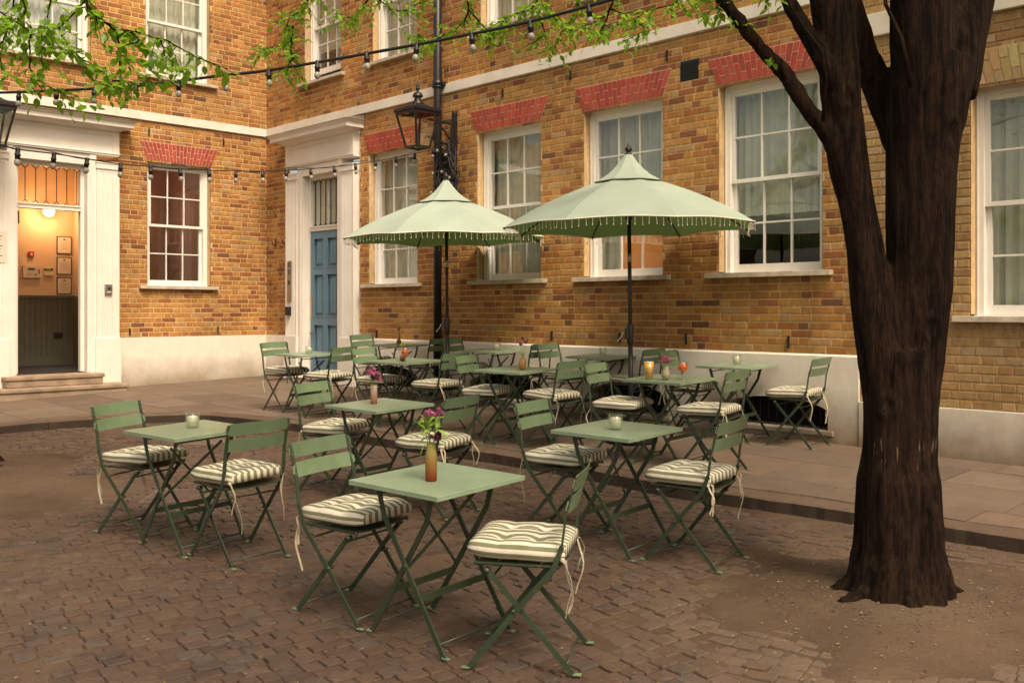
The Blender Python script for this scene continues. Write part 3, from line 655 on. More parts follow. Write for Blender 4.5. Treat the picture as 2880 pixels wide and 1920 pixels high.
# ---- lanterns
def lantern(F,x,out,zb,s,label,arm=True):
    root=empty('wall_lantern',F@Vector((x,0,zb)),label=label,cat='lantern',group='old black wall lanterns')
    T=F@Matrix.Translation((x,-out,zb))@Matrix.Scale(s,4)
    mb=MB(T); w0,w1,h=.108,.196,.435
    for a,b in ((-1,-1),(1,-1),(1,1),(-1,1)): mb.bar((a*w0,b*w0,0),(a*w1,b*w1,h),.022,.022,(1,0,0))
    cs0=[(-w0,-w0),(w0,-w0),(w0,w0),(-w0,w0)]; cs1=[(-w1,-w1),(w1,-w1),(w1,w1),(-w1,w1)]
    for c_,z,t in ((cs0,0,.028),(cs1,h,.03),([(a*1.06,b*1.06) for a,b in cs1],h+.035,.04)):
        for i in range(4): p=c_[i];q=c_[(i+1)%4]; mb.bar((*p,z),(*q,z),t,t,(0,0,1))
    mb.tube([(0,0,.0),(0,0,.22)],.018,8)
    body=mb.build('lantern_frame','blackiron',root,bevel=.002)
    mb=MB(T)
    for i in range(4):
        p0=cs0[i];q0=cs0[(i+1)%4];p1=cs1[i];q1=cs1[(i+1)%4]; mb.add([(*p0,0),(*q0,0),(*q1,h),(*p1,h)],[(0,1,2,3)])
    mb.build('glass','lampglass',root)
    mb=MB(T); hs=[(.212,h+.035),(.155,h+.075),(.10,h+.105),(.07,h+.125)]
    for (a,z),(b,zz) in zip(hs,hs[1:]): mb.frus((-a,a,-a,a,z),(-b,b,-b,b,zz))
    rf=mb.build('roof','blackiron',root)
    mb=MB(T); mb.lathe([(r_,h+.112+(z_-.165)*.74) for r_,z_ in [(.092,.165),(.088,.185),(.068,.195),(.072,.21),(.050,.225),(.044,.275),(.040,.29),(.070,.305),(.068,.32),(.060,.35),(.040,.38),(.016,.395),(.013,.41),(.026,.43),(.029,.455),(.018,.475),(.023,.49),(.010,.535),(.003,.56)]],18); mb.build('chimney_finial','blackiron',rf)
    mb=MB(T)
    for a,b in ((-1,-1),(1,-1),(1,1),(-1,1)):
        mb.lathe([(.010,0),(.016,.014),(.007,.03),(.002,.055)],8,(a*.212,b*.212,h+.03)); mb.bar((a*.16,b*.16,h+.035),(a*.22,b*.22,h+.04),.024,.016,(0,0,1))
    mb.build('corner_crests','blackiron',rf)
    mb=MB(F); o=out-.20*s
    mb.box((x-.03,-.05,zb-.20),(x+.03,-.005,zb+.52)); mb.tube([(x,-.03,zb+.50),(x,-.03,zb+.56)],.035,10)
    mb.box((x-.02,-.09,zb-.10),(x+.02,-.045,zb+.35))
    mb.bar((x,-.05,zb+.38),(x,-o-.02,zb+.39),.03,.03,(1,0,0)); mb.bar((x,-.05,zb+.08),(x,-o-.05,zb+.16),.03,.025,(1,0,0))
    mb.tube([(x,-.05+(-o+.05)*t,zb+.10+.30*math.sin(t*PI/2)) for t in [i/8 for i in range(9)]],.013,8)
    mb.build('bracket','blackiron',root,bevel=.002)
lantern(FR,4.85,.66,3.70,1.0,'black wall lantern with a pointed finial on its bracket beside the drainpipe')
lantern(FL,-4.47,.66,3.77,1.15,'black wall lantern cut by the left edge above the open doorway')

# ---- festoon lights
def festoon(pts,bulbs,label,scale=1.0,thick=.009,extra=None):
    root=empty('string_lights',pts[0],label=label,cat='string lights')
    off=Vector(pts[0])
    # smooth by catmull
    P=[Vector(p)-off for p in pts]; Q=[]
    for i in range(len(P)-1):
        p0=P[max(i-1,0)];p1=P[i];p2=P[i+1];p3=P[min(i+2,len(P)-1)]
        for k in range(6):
            t=k/6; Q.append(.5*((2*p1)+(p2-p0)*t+(2*p0-5*p1+4*p2-p3)*t*t+(3*p1-p0-3*p2+p3)*t**3))
    Q.append(P[-1])
    mb=MB(); mb.tube(Q,thick*.5*1.6,6)
    if extra: mb.tube([q+Vector((0,0,-.018*math.sin(i*.35)+.012)) for i,q in enumerate(Q)],thick*.5,5)
    mb.build('cable','cable',root)
    rr=random.Random(5)
    proto=None
    for bpt in bulbs:
        p=Vector(bpt)-off; a=rr.uniform(-.14,.14); b=rr.uniform(-.14,.14)
        if proto is None:
            mb=MB(); s=scale
            mb.lathe([(.016*s,.012*s),(.019*s,-.005*s),(.019*s,-.035*s),(.024*s,-.038*s),(.024*s,-.052*s),(.020*s,-.055*s),(.021*s,-.078*s),(.018*s,-.08*s)],12)
            so=mb.build('socket','black',root); 
            mb=MB(); mb.lathe([(.014*s,-.079*s),(.020*s,-.088*s),(.0245*s,-.102*s),(.025*s,-.112*s),(.021*s,-.126*s),(.012*s,-.136*s),(.001,-.139*s)],14); bl=mb.build('bulb','bulb',so)
            proto=(so,bl)
        else:
            so=proto[0].copy(); COL.objects.link(so); so.parent=root; bl=proto[1].copy(); COL.objects.link(bl); bl.parent=so
        so.location=p; so.rotation_euler=(a,b,0)
M['bulb']=pmat('frosted_bulb',(.33,.31,.27),.3,.12,30,0)
UP=[(-4.796,9.0,3.64),(-4.159,8.8,3.615),(-3.608,8.6,3.592),(-3.079,8.4,3.584),(-2.512,8.2,3.6),(-2.026,8.0,3.599),(-1.377,7.75,3.635),(-.54,7.35,3.67),(.13,7.0,3.705),(.683,6.7,3.766),(1.23,6.4,3.844),(1.9,5.3,4.05)]
UPB=[(-4.587,8.94,3.632),(-4.168,8.8,3.615),(-3.757,8.65,3.599),(-3.321,8.49,3.588),(-2.893,8.34,3.59),(-2.448,8.17,3.6),(-2.026,8.0,3.599),(-1.586,7.83,3.624),(-1.158,7.65,3.645),(-.736,7.45,3.663),(-.305,7.23,3.683),(.13,7.0,3.705),(.541,6.78,3.751)]
festoon([(-5.6,9.3,3.72)]+UP,UPB,'upper string of frosted festoon bulbs on a thick black cable crossing the courtyard',1.0,.016)
LO=[(-3.89,7.3,2.862),(-3.857,7.5,2.859),(-3.813,8.0,2.906),(-3.759,8.5,2.941),(-3.666,9.0,2.971),(-3.554,9.45,3.014),(-3.423,9.9,3.058),(-3.248,10.3,3.103),(-3.074,10.7,3.152),(-2.882,11.1,3.204),(-2.682,11.45,3.268),(-2.465,11.75,3.33),(-2.233,12.05,3.401),(-2.006,12.3,3.472),(-1.767,12.5,3.542),(-1.53,12.65,3.611),(-1.293,12.8,3.687),(-1.052,12.9,3.768),(-.86,12.93,3.876)]
festoon([(-4.2,6.2,2.95)]+LO,LO[1:-1],'lower string of small frosted bulbs on twisted thin black cable sagging to the lantern bracket',.95,.007,True)
# tangled coil of spare cable and bulbs
cb=empty('cable_bundle',FR@Vector((4.9,-.16,3.1)),label='tangled bundle of spare black cable and bulbs hanging below the lantern bracket',cat='cable bundle')
rr=random.Random(9); mb=MB(FR)
for k in range(34):
    cx_,cz_=4.86+rr.uniform(-.06,.10),3.38+rr.uniform(-.12,.1); ra,rb=rr.uniform(.07,.17),rr.uniform(.14,.36); ph=rr.uniform(0,6); t0=rr.uniform(-.3,.3)
    mb.tube([(cx_+ra*math.cos(a)+t0*rb*math.sin(a)*.4,-.15-.05*math.sin(a*2+ph)-.002*k,cz_+rb*math.sin(a)) for a in [2*PI*i/22 for i in range(22)]],.008,5)
for k in range(6):
    x=4.85+rr.uniform(-.15,.18); mb.tube([(x,-.15,3.3),(x+rr.uniform(-.1,.1),-.17,3.1),(x+rr.uniform(-.12,.12),-.14,2.85+rr.uniform(-.1,.1))],.006,5)
mb.build('cable_coil','cable',cb)
for k,(x,z) in enumerate([(4.74,3.72),(4.92,3.64),(4.66,3.42),(4.84,3.43),(4.98,3.34),(4.62,3.17),(4.95,3.16),(4.94,3.05),(5.02,2.98),(4.66,3.13)]):
    mb=MB(FR); mb.ball((x,-.24,z),.024,8); bb=mb.build('bulb','bulb',cb)
    mb=MB(FR); mb.tube([(x+.02,-.22,z+.015),(x+.06,-.20,z+.03)],.018,8); mb.build('socket','black',bb)

# ------------------------------------------------------------------ ground
KERB=[(-9.5,8.2),(-7.6,9.3),(-6.4,10.1),(-5.676,10.653),(-5.323,10.919),(-4.942,11.129),(-4.31,11.404),(-3.695,11.438),(-3.165,11.158),(-2.663,10.825),(-2.321,10.582),(-1.674,9.957),(-1.118,9.452),(-.365,8.849),(-.062,8.598),(.737,7.785),(1.185,7.283),(1.64,6.894),(2.285,6.368),(2.662,6.025),(3.031,5.689),(4.2,4.62),(6.5,2.5),(9.5,-.2)]
# resample the kerb
def resample(P,step):
    out=[Vector(P[0])]; 
    P=[Vector(p) for p in P]
    S=[]
    for i in range(len(P)-1):
        p0=P[max(i-1,0)];p1=P[i];p2=P[i+1];p3=P[min(i+2,len(P)-1)]; n=8
        for k in range(n):
            t=k/n; S.append(.5*((2*p1)+(p2-p0)*t+(2*p0-5*p1+4*p2-p3)*t*t+(3*p1-p0-3*p2+p3)*t**3))
    S.append(P[-1]); acc=0
    for a,b in zip(S,S[1:]):
        L=(b-a).length
        while acc+L>=step:
            t=(step-acc)/L; a=a+(b-a)*t; out.append(a.copy()); L=(b-a).length; acc=0
        acc+=L
    return out
K=resample(KERB,.06)
Kn=[]
for i in range(len(K)):
    d=(K[min(i+1,len(K)-1)]-K[max(i-1,0)]).normalized(); Kn.append(Vector((-d.y,d.x)))   # towards the walls
KA=np.array([(k.x,k.y) for k in K])
def kerb_side(x,y):   # >0 on the pavement side
    i=int(np.argmin((KA[:,0]-x)**2+(KA[:,1]-y)**2)); return (x-K[i].x)*Kn[i].x+(y-K[i].y)*Kn[i].y
# earth / base sheet, raised round the trees
TREE=(1.91,4.74); TREE2=(-4.86,8.35)
def earth(x,y):
    z=-.0135+.008*noise.noise((x*1.7,y*1.7,0))+.005*noise.noise((x*6,y*6,3))+.003*noise.noise((x*15,y*15,5))
    for (tx,ty),r,h in ((TREE,1.00,.085),(TREE2,1.2,.06),((-3.85,7.35),.85,.035)):
        d=math.hypot((x-tx),(y-ty)*1.0)/r*(1+.40*noise.noise((x*2.2,y*2.2,9)))
        if d<1: z+=h*(1-d*d)**1.6+.012*(1-d)+.012*(1-d)*noise.noise((x*5,y*5,1))+.006*(1-d)*noise.noise((x*14,y*14,1))
    z+=max(0,.008*noise.noise((x*.8+4,y*.8,7)))
    kd=kerb_side(x,y)
    if kd<.1: z-=.022*math.exp(-abs(min(kd,0))/.28)
    if math.hypot(x+3.17,y-9.98)<.42 or max(abs(x+2.54),abs(y-7.32))<.34: z-=.045
    return z
nx=ny=0
xs=np.concatenate([np.linspace(-60,-7,10)[:-1],np.linspace(-7,5.5,250),np.linspace(5.5,60,10)[1:]]); ys=np.concatenate([np.linspace(-60,2.4,12)[:-1],np.linspace(2.4,12.6,205),np.linspace(12.6,80,10)[1:]])
vs=[];fs=[]
for y in ys:
    for x in xs:
        inn=-7<=x<=5.5 and 2.4<=y<=12.6
        vs.append((x,y,gz(x,y)+(earth(x,y) if inn else -.018)))
nx=len(xs)
for j in range(len(ys)-1):
    for i in range(nx-1): a=j*nx+i; fs.append((a,a+1,a+nx+1,a+nx))
mb=MB(); mb.smooth=True; mb.add(vs,fs); tag(mb.build('ground','dirt'),'dusty brown earth showing between the setts and round the tree','ground',kind='structure')
# granite setts
mb=MB(); rnd=random.Random(31)
SP=[(.088,.056,.041),(.074,.048,.036),(.102,.068,.050),(.068,.049,.040),(.090,.056,.039),(.082,.066,.056)]
def inset_poly(cx_,cy_,ca,sa,L,W,h):
    pass
def sett_field(ang,inside,rowp=.088):
    ca,sa=math.cos(ang),math.sin(ang)
    v=-14
    while v<16:
        u=-16+rnd.uniform(0,.2); wr=rowp*rnd.uniform(.92,1.08)
        while u<14:
            L=rnd.uniform(.080,.140)
            cu,cv=u+L/2,v+wr/2
            wob=.035*math.sin(cu*.9+v*.3)+.015*math.sin(cu*2.3+1)
            cv+=wob
            x,y=cu*ca-cv*sa,cu*sa+cv*ca
            u+=L
            if not(2.3<y<11.6 and -7<x<5.4) : continue
            if abs(x)>.62*y+.6: continue
            if not inside(x,y): continue
            if kerb_side(x,y)>-.09: continue
            if (x+3.17)**2/.1+(y-9.98)**2/.1<1 : continue
            if abs(x+2.54)<.27 and abs(y-7.32)<.27: continue
            t=rnd.uniform(-.010,.002)-.005-.022*math.exp(-abs(kerb_side(x,y))/.28)
            hg=rnd.uniform(.0,.004); ta=rnd.uniform(-.035,.035); tb=rnd.uniform(-.055,.055)
            hl,hw=L/2-.0028,wr/2-.0028; 
            c=rnd.choice(SP); g=rnd.uniform(.86,1.16); mb.col=(c[0]*g,c[1]*g,c[2]*g)
            rows=[]
            base=gz(x,y)
            for (fx,fz) in ((1.0,-.04),(.992,t-.003),(.93,t+.001+hg*.5)):
                for a,b in ((-1,-1),(-.3,-1.04),(.35,-1.0),(1,-1),(1.02,0),(1,1),(.3,1.03),(-.35,1.0),(-1,1),(-1.03,0)):
                    r1=1+rnd.uniform(-.035,.03)
                    if abs(a)==1 and abs(b)==1 and fz>-.03: a*=.975;b*=.955
                    lu=a*hl*fx*r1; lv=b*hw*(fx if fz<0.5 else 1)*r1
                    zz=base+fz+(lu*ta+lv*tb if fz>-.03 else 0)
                    rows.append((x+lu*ca-lv*sa,y+lu*sa+lv*ca,zz))
            n=10; F_=[]
            for r in range(2):
                for i in range(n): F_.append((r*n+i,r*n+(i+1)%n,(r+1)*n+(i+1)%n,(r+1)*n+i))
            rows.append((x,y,base+t+.0025+hg*.5)); F_+=[(2*n+i,2*n+(i+1)%n,3*n) for i in range(n)]
            mb.add(rows,F_)
        v+=wr
def leftside(x,y): return x<.95+.25*math.sin(y*1.3)-(y-5)*.12
sett_field(R(36),leftside); sett_field(R(-36),lambda x,y: not leftside(x,y))
mb.smooth=True
st=mb.build('cobblestones','sett',color=True); st.data.polygons.foreach_set('use_smooth',[False]*len(st.data.polygons)); tag(st,'worn brown granite setts paving the sunken middle of the courtyard','cobbles',kind='structure')
# kerb stones
mb=MB(); i=0; rnd=random.Random(4)
while i<len(K)-2:
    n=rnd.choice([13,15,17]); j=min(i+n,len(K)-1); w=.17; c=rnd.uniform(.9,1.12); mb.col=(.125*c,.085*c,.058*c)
    pts=list(range(i,j+1)); vs=[];fs=[]
    for q,k in enumerate(pts):
        sh=.003*(1 if q==0 else -1 if q==len(pts)-1 else 0)
        d=Vector((Kn[k].y,-Kn[k].x)); p=K[k]+d*sh; a=p+Kn[k]*.0; b=p+Kn[k]*w; r=.012
        h=PAV+.004+.004*noise.noise((p.x*3,p.y*3,0))
        za=gz(a.x,a.y); wv=.016*noise.noise((p.x*6,p.y*6,2))+.008*noise.noise((p.x*19,p.y*19,4))
        a2=a+Kn[k]*wv
        for pt,z in ((a2,-.05),(a2,h-r),(a2+Kn[k]*r,h),(b,h),(b,-.05)): vs.append((pt.x,pt.y,gz(pt.x,pt.y)+z))
    for q in range(len(pts)-1):
        for e in range(4): fs.append((q*5+e,q*5+e+1,(q+1)*5+e+1,(q+1)*5+e))
    fs.append((0,1,2,3,4)); L5=(len(pts)-1)*5; fs.append((L5+4,L5+3,L5+2,L5+1,L5))
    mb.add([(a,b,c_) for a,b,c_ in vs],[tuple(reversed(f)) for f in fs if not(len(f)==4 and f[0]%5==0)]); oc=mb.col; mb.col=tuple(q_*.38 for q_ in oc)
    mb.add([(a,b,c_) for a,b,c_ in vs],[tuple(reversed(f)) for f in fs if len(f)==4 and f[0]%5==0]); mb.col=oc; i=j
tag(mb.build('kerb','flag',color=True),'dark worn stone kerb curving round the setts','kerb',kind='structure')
# pavement bed and flags
mb=MB(); vs=[];fs=[]
for k in range(0,len(K)):
    a=K[k]+Kn[k]*.165; b=K[k]+Kn[k]*.165
    # run to beyond the walls
    far=Vector((K[k].x*1.0+(-.1)*0,K[k].y))+Vector((0,14))
    vs+=[(a.x,a.y,gz(a.x,a.y)+PAV-.006),(a.x+ (0),a.y+16,gz(a.x,a.y+16)+PAV-.006)]
for k in range(len(K)-1): fs.append((2*k,2*k+2,2*k+3,2*k+1))
mb.col=(.10,.07,.045); mb.add(vs,fs)
# individual flags, coursed parallel to the right wall
ca,sa=.7037,-.7105; rnd=random.Random(17); v=-14
def flagquad(u0,u1,v0,v1):
    P=[(u0,v0),(u1,v0),(u1,v1),(u0,v1)]
    W=[(a*ca-b*sa,a*sa+b*ca) for a,b in P]; return W
FC=[(.165,.122,.088),(.150,.110,.079),(.18,.135,.098),(.138,.100,.073),(.158,.110,.078)]
while v<17:
    h=rnd.choice([.6,.62,.76]); u=-19+rnd.uniform(0,.8)
    while u<9:
        L=rnd.choice([.6,.75,.9,1.05]); W=flagquad(u+.005,u+L-.005,v+.005,v+h-.005); u+=L
        cx_=sum(p[0] for p in W)/4; cy_=sum(p[1] for p in W)/4
        if cy_<2 or abs(cx_)>.62*cy_+1.6: continue
        q=(Vector((cx_,cy_,0))-C0)
        dR=q.x*-.7105+q.y*-.7037; dL=q.x*.7037+q.y*-.7105
        if dR<-.6 or dL<-.6: continue
        ds=[kerb_side(*p) for p in W]
        if max(ds)<.2: continue
        if min(ds)<.175:   # clip along the kerb by sliding the outer points onto it
            if kerb_side(cx_,cy_)<.0 : 
                pass
            n=6; pts=[]
            for e in range(4):
                for t in range(n):
                    a=W[e];b=W[(e+1)%4]; p=(a[0]+(b[0]-a[0])*t/n,a[1]+(b[1]-a[1])*t/n); d=kerb_side(*p)
                    if d>=.175: pts.append(p)
            if len(pts)<5: continue
            # add clipped boundary
            W2=pts
        else: W2=W
        g=rnd.uniform(.88,1.12); c=rnd.choice(FC); mb.col=(c[0]*g,c[1]*g,c[2]*g); t=rnd.uniform(-.0015,.0015)
        mb.add([(p[0],p[1],gz(*p)+PAV+.0+t) for p in W2]+[(p[0],p[1],gz(*p)+PAV-.008) for p in W2],[tuple(range(len(W2)))]+[(i_,(i_+1)%len(W2)+0,(i_+1)%len(W2)+len(W2),i_+len(W2))[::-1] for i_ in range(len(W2))])
    v+=h
tag(mb.build('pavement','flag',color=True),'worn york stone flag pavement along the foot of the walls','pavement',kind='structure')
# drain grate and cover
g=empty('drain_grate',(-2.54,7.32,gz(-2.54,7.32)),rot_for(R(3)),'square slotted iron drain grate under the left table','drain')
mb=MB(); mb.box((-.23,-.23,-.02),(.23,-.20,.004)); mb.box((-.23,.20,-.02),(.23,.23,.004)); mb.box((-.23,-.20,-.02),(-.20,.20,.004)); mb.box((.20,-.20,-.02),(.23,.20,.004))
for k in range(9): y=-.18+k*.044; mb.box((-.20,y,-.02),(.20,y+.018,.001))
M['rust']=pmat('rusty_iron',(.13,.085,.065),.7,.3,12,.3,.004)
mb.build('grating','rust',g); mb=MB(); mb.box((-.22,-.22,-.04),(.22,.22,-.0205)); mb.build('sump','dark',g)
mb=MB(); mb.lathe([(.30,-.02),(.30,-.002),(.27,.002),(.001,.004)],36); o=mb.build('manhole_cover','rust'); o.location=(-3.17,9.98,gz(-3.17,9.98)); o.rotation_euler=rot_for(0); tag(o,'round worn iron manhole cover in the setts near the left kerb','manhole cover')
# litter of petals and twigs
mb=MB(); rnd=random.Random(77)
for k in range(2600):
    y=rnd.uniform(2.6,11); x=rnd.uniform(-.58*y,.58*y)
    pv=PAV+.004 if kerb_side(x,y)>0 else .0
    if pv: 
        if rnd.random()<.6: continue
    z=gz(x,y)+pv+.006+(max(0,earth(x,y)) if not pv else 0); a=rnd.uniform(0,6.3); L=rnd.uniform(.003,.011); W=L*rnd.uniform(.25,.8)
    if rnd.random()<.06: L=rnd.uniform(.02,.05); W=.0025
    c,s=math.cos(a),math.sin(a)
    q=rnd.choice([(.30,.23,.13),(.22,.15,.08),(.12,.07,.04),(.24,.21,.09)]); mb.col=q
    mb.add([(x+c*L,y+s*L,z),(x-s*W,y+c*W,z+.002),(x-c*L,y-s*L,z),(x+s*W,y-c*W,z+.003)],[(0,1,2,3)])
for k in range(2600):
    tx,ty,rr_=((TREE[0],TREE[1],1.3) if rnd.random()<.8 else (TREE2[0]+.5,TREE2[1]-.3,1.5)); a=rnd.uniform(0,2*PI); d=rr_*rnd.random()**.5*rnd.uniform(.3,1.15); x=tx+d*math.cos(a); y=ty+d*math.sin(a)
    if not 2.5<y<11 or kerb_side(x,y)>-.05: continue
    r_=rnd.uniform(.002,.0075)*(1.6 if rnd.random()<.06 else 1); z=gz(x,y)+earth(x,y)+r_*.3; q=rnd.choice([(.12,.09,.065),(.09,.065,.045),(.16,.125,.09),(.05,.035,.024)]); mb.col=q
    mb.add([(x+r_,y,z),(x,y+r_*.8,z),(x-r_,y,z),(x,y-r_*.8,z),(x+r_*.2,y,z+r_*.7),(x,y,z-r_)],[(0,1,4),(1,2,4),(2,3,4),(3,0,4)])
tag(mb.build('fallen_petals','arch',color=True),'dry petals and bits of twig scattered over the setts','litter',kind='stuff')

# ------------------------------------------------------------------ furniture prototypes (built once, copied)
def flatbar_path(mb,pts,w,t,side):
    for a,b in zip(pts,pts[1:]): mb.bar(a,b,w,t,side)
def cushion_mesh(seed):
    rnd=random.Random(seed); nx_,nl=22,52; L=.395; W=.372; T=.078
    tuf=[(-.075,-.075),(.075,-.075),(-.075,.075),(.075,.075)]
    mb=[]; vs=[];fs=[];uv=[]
    hw=W/2; th=T/2
    # loop param: top (y -hw..hw), side, bottom, side
    per=[]
    nt_=20;ns=5
    for i in range(nt_): per.append(('t',-1+2*i/nt_))
    for i in range(ns): per.append(('r',i/ns))
    for i in range(nt_): per.append(('b',1-2*i/nt_))
    for i in range(ns): per.append(('l',i/ns))
    nl=len(per)
    def surf(x,y,top):
        # tufts pull the top down; puffed between
        h=0
        for tx,ty in tuf:
            d2=(x-tx)**2+(y-ty)**2; h-=.018*math.exp(-d2/.0008)+.009*math.exp(-d2/.006)
        # creases between tufts and to the edges
        for c in (-.075,.075):
            h-=.004*math.exp(-((x-c)/.016)**2)*math.exp(-(max(0,abs(y)-.12)/.08)**2); h-=.004*math.exp(-((y-c)/.016)**2)*math.exp(-(max(0,abs(x)-.12)/.08)**2)
        h+=.012*(math.cos(min(1,abs(x)/.2)*PI/2)*math.cos(min(1,abs(y)/.2)*PI/2))**.5
        h+=.003*noise.noise((x*14+seed*3,y*14,seed))+.005*noise.noise((x*5,y*5,seed*7))
        return h
    for ix in range(nx_+1):
        s=-1+2*ix/nx_; x=s*L/2
        ee=1-.10*abs(s)**6     # rounding in plan
        te=1-.30*abs(s)**10
        for kind,p in per:
            if kind=='t': y=p*hw; z=th*te*(1-.22*abs(p)**9); u=y
            elif kind=='r': y=hw*(1+.05*math.sin(PI*p)); z=th*te*.70*(1-2*p); u=hw+T*p*.9
            elif kind=='b': y=p*hw; z=-th*te*.70*(1); u=hw*2+T-y
            else: y=-hw*(1+.05*math.sin(PI*p)); z=-th*te*.70*(1-2*p); u=-hw-T*(1-p)*.9
            if kind=='t': z+=surf(x,y,1)*te
            bul=.008*(1-abs(y/hw)**2) if abs(s)>.99 else 0
            xx=x+ (math.copysign(1,s)*.010*math.cos(min(1,abs(z)/th)*PI/2)*(abs(s)**10))
            yy=y*ee
            vs.append((xx*(1+.012*noise.noise((yy*8,seed,z*9))),yy*(1+.012*noise.noise((x*8,seed+5,z*9))),z+.004*noise.noise((x*6,y*6,seed+2)))); uv.append(u)
    F=[];UV=[]
    for ix in range(nx_):
        for j in range(nl):
            k=(j+1)%nl; f=(ix*nl+j,(ix+1)*nl+j,(ix+1)*nl+k,ix*nl+k); F.append(f)
            a=uv[ix*nl+j]; b=uv[ix*nl+k]
            if j==nl-1: b=-hw
            if per[j][0]=='l' and j<nl-1: pass
            UV.append((a,a,b,b))
    # end caps: pair top j with bottom mirrored
    for ix,sgn in ((0,1),(nx_,-1)):
        b0=ix*nl; top=[b0+j for j in range(0,nt_+1)]; bot=[b0+(nt_+ns+nt_-j)%nl for j in range(0,nt_+1)]
        for j in range(nt_):
            f=[top[j],top[j+1],bot[j+1],bot[j]]; ys_=[vs[i][1] for i in f]
            if sgn<0: f=f[::-1]; ys_=ys_[::-1]
            F.append(tuple(f)); UV.append(tuple(ys_))
        # side slivers
        sd=[b0+nt_+i for i in range(ns+1)]; F.append(tuple(sd if sgn>0 else sd[::-1])); UV.append(tuple(vs[i][1] for i in F[-1]))
        sl=[b0+(nt_+ns+nt_+i)%nl for i in range(ns+1)]; F.append(tuple(sl if sgn>0 else sl[::-1])); UV.append(tuple(vs[i][1] for i in F[-1]))
    me=bpy.data.meshes.new('cushion'); me.from_pydata(vs,[],F); ul=me.uv_layers.new(name='stripe'); k=0
    for p,u in zip(me.polygons,UV):
        for a,li in zip(u,p.loop_indices): ul.data[li].uv=(a,0)
    me.polygons.foreach_set('use_smooth',[True]*len(me.polygons)); me.materials.append(M['cushion']); me.update(); return me
CUSH=[cushion_mesh(s) for s in range(9)]
def ties_mesh(seed,side=1):
    rnd=random.Random(seed*7+side); mb=MB()
    for s in (side,):
        bx,by,bz=-.185,s*.18,.475
        mb.ball((bx-.012,by,bz),.011,6)
        for k in range(2):
            L=rnd.uniform(.14,.30); dx,dy=rnd.uniform(-.03,.01),rnd.uniform(-.035,.035); ph=rnd.uniform(0,6)
            pts=[]
            for i in range(9):
                t=i/8; pts.append((bx-.02-.02*math.sin(t*3)+dx*t+.008*math.sin(t*7+ph),by+dy*math.sin(t*1.8)+.01*math.sin(t*5+ph),bz+.012*math.sin(min(1,t*4)*PI)-L*t*t**.15))
            for a,b in zip(pts,pts[1:]): mb.bar(a,b,.011,.0015,(math.cos(ph),math.sin(ph),0))
    return mb
CH={}
def build_chair():
    root=empty('folding_chair',(0,0,0))
    # seat slats
    mb=MB()
    for i in range(4):
        x0=-.175+i*.092; n=8
        for j in range(n):
            y0=-.19+.38*j/n;y1=-.19+.38*(j+1)/n; zf=lambda y:.447-.012*(1-(y/.19)**2)
            mb.add([(x0,y0,zf(y0)),(x0+.082,y0,zf(y0)),(x0+.082,y1,zf(y1)),(x0,y1,zf(y1)),(x0,y0,zf(y0)-.008),(x0+.082,y0,zf(y0)-.008),(x0+.082,y1,zf(y1)-.008),(x0,y1,zf(y1)-.008)],[(0,1,2,3),(7,6,5,4),(0,4,5,1),(1,5,6,2),(2,6,7,3),(3,7,4,0)])
    mb.tube([(-.17,-.175,.437),(.19,-.175,.437)],.007,6); mb.tube([(-.17,.175,.437),(.19,.175,.437)],.007,6)
    mb.build('seat','green',root)
    for s in (-1,1):
        y=s*.197
        mb=MB(); flatbar_path(mb,[(.215,y,.0),(.02,y,.24),(-.15,y,.435)],.0225,.007,(1,0,0)); flatbar_path(mb,[(-.148,y,.43),(-.185,y*.985,.53)],.0205,.007,(1,0,0)); flatbar_path(mb,[(-.184,y*.985,.525),(-.20,y*.97,.65),(-.245,y*.97,.815)],.020,.007,(0,1,0))
        mb.build('leg','green',root)
        y=s*.178
        mb=MB(); flatbar_path(mb,[(-.225,y,0),(-.03,y,.225),(.135,y,.415)],.0225,.007,(1,0,0)); mb.tube([(.02,s*.17,.252),(.02,s*.205,.252)],.007,8); mb.tube([(.135,s*.16,.41),(.135,s*.19,.41)],.012,8)
        mb.build('leg','green',root)
        for x,yy in ((.228,s*.197),(-.238,s*.178)):
            mb=MB(); mb.box((x-.02,yy-.011,.0),(x+.014,yy+.011,.007)); mb.build('foot','greenlight',root,bevel=.002)
    for x,y,z in ((.19,.197,.035),(-.195,.178,.035),(.11,.178,.385),(-.12,.197,.375)):
        mb=MB(); mb.tube([(x,-y,z),(x,y,z)],.005,6); mb.build('stretcher','green',root)
    for zc,xc in ((.786,-.236),(.694,-.208)):
        mb=MB(); n=14; vs=[];fs=[]; h=.0355; hw=.208
        out=[]
        # rounded-end slat outline, curved backwards at the middle
        cols=[]
        for j in range(n+1):
            y=-hw+2*hw*j/n; e=max(0,abs(y)-(hw-.03))/.03; hh=h*math.sqrt(max(.05,1-e*e*.85)); bx=-.018*(1-(y/hw)**2)
            for dz in (-hh,hh):
                xx=xc+bx-.23*dz
                cols.append((xx+.002,y,zc+dz)); cols.append((xx-.002,y,zc+dz))
        F=[]
        for j in range(n):
            a=4*j;b=4*(j+1); F+=[(a,b,b+2,a+2),(a+1,a+3,b+3,b+1),(a+2,b+2,b+3,a+3),(a,a+1,b+1,b)]
        F+=[(0,2,3,1),(4*n,4*n+1,4*n+3,4*n+2)]
        mb.smooth=False; mb.add(cols,F)
        for s in (-1,1):
            for dz in (-.018,.018): mb.ball((xc-.23*dz+.002,s*.19,zc+dz),.0035,5)
        mb.build('back_slat','greenlight',root)
    c=bpy.data.objects.new('cushion',CUSH[0]); COL.objects.link(c); c.parent=root; c.location=(.0,0,.492)
    for sd in (-1,1): ties_mesh(1,sd).build('tie','tie',c).location=(0,0,-.492)
    return root
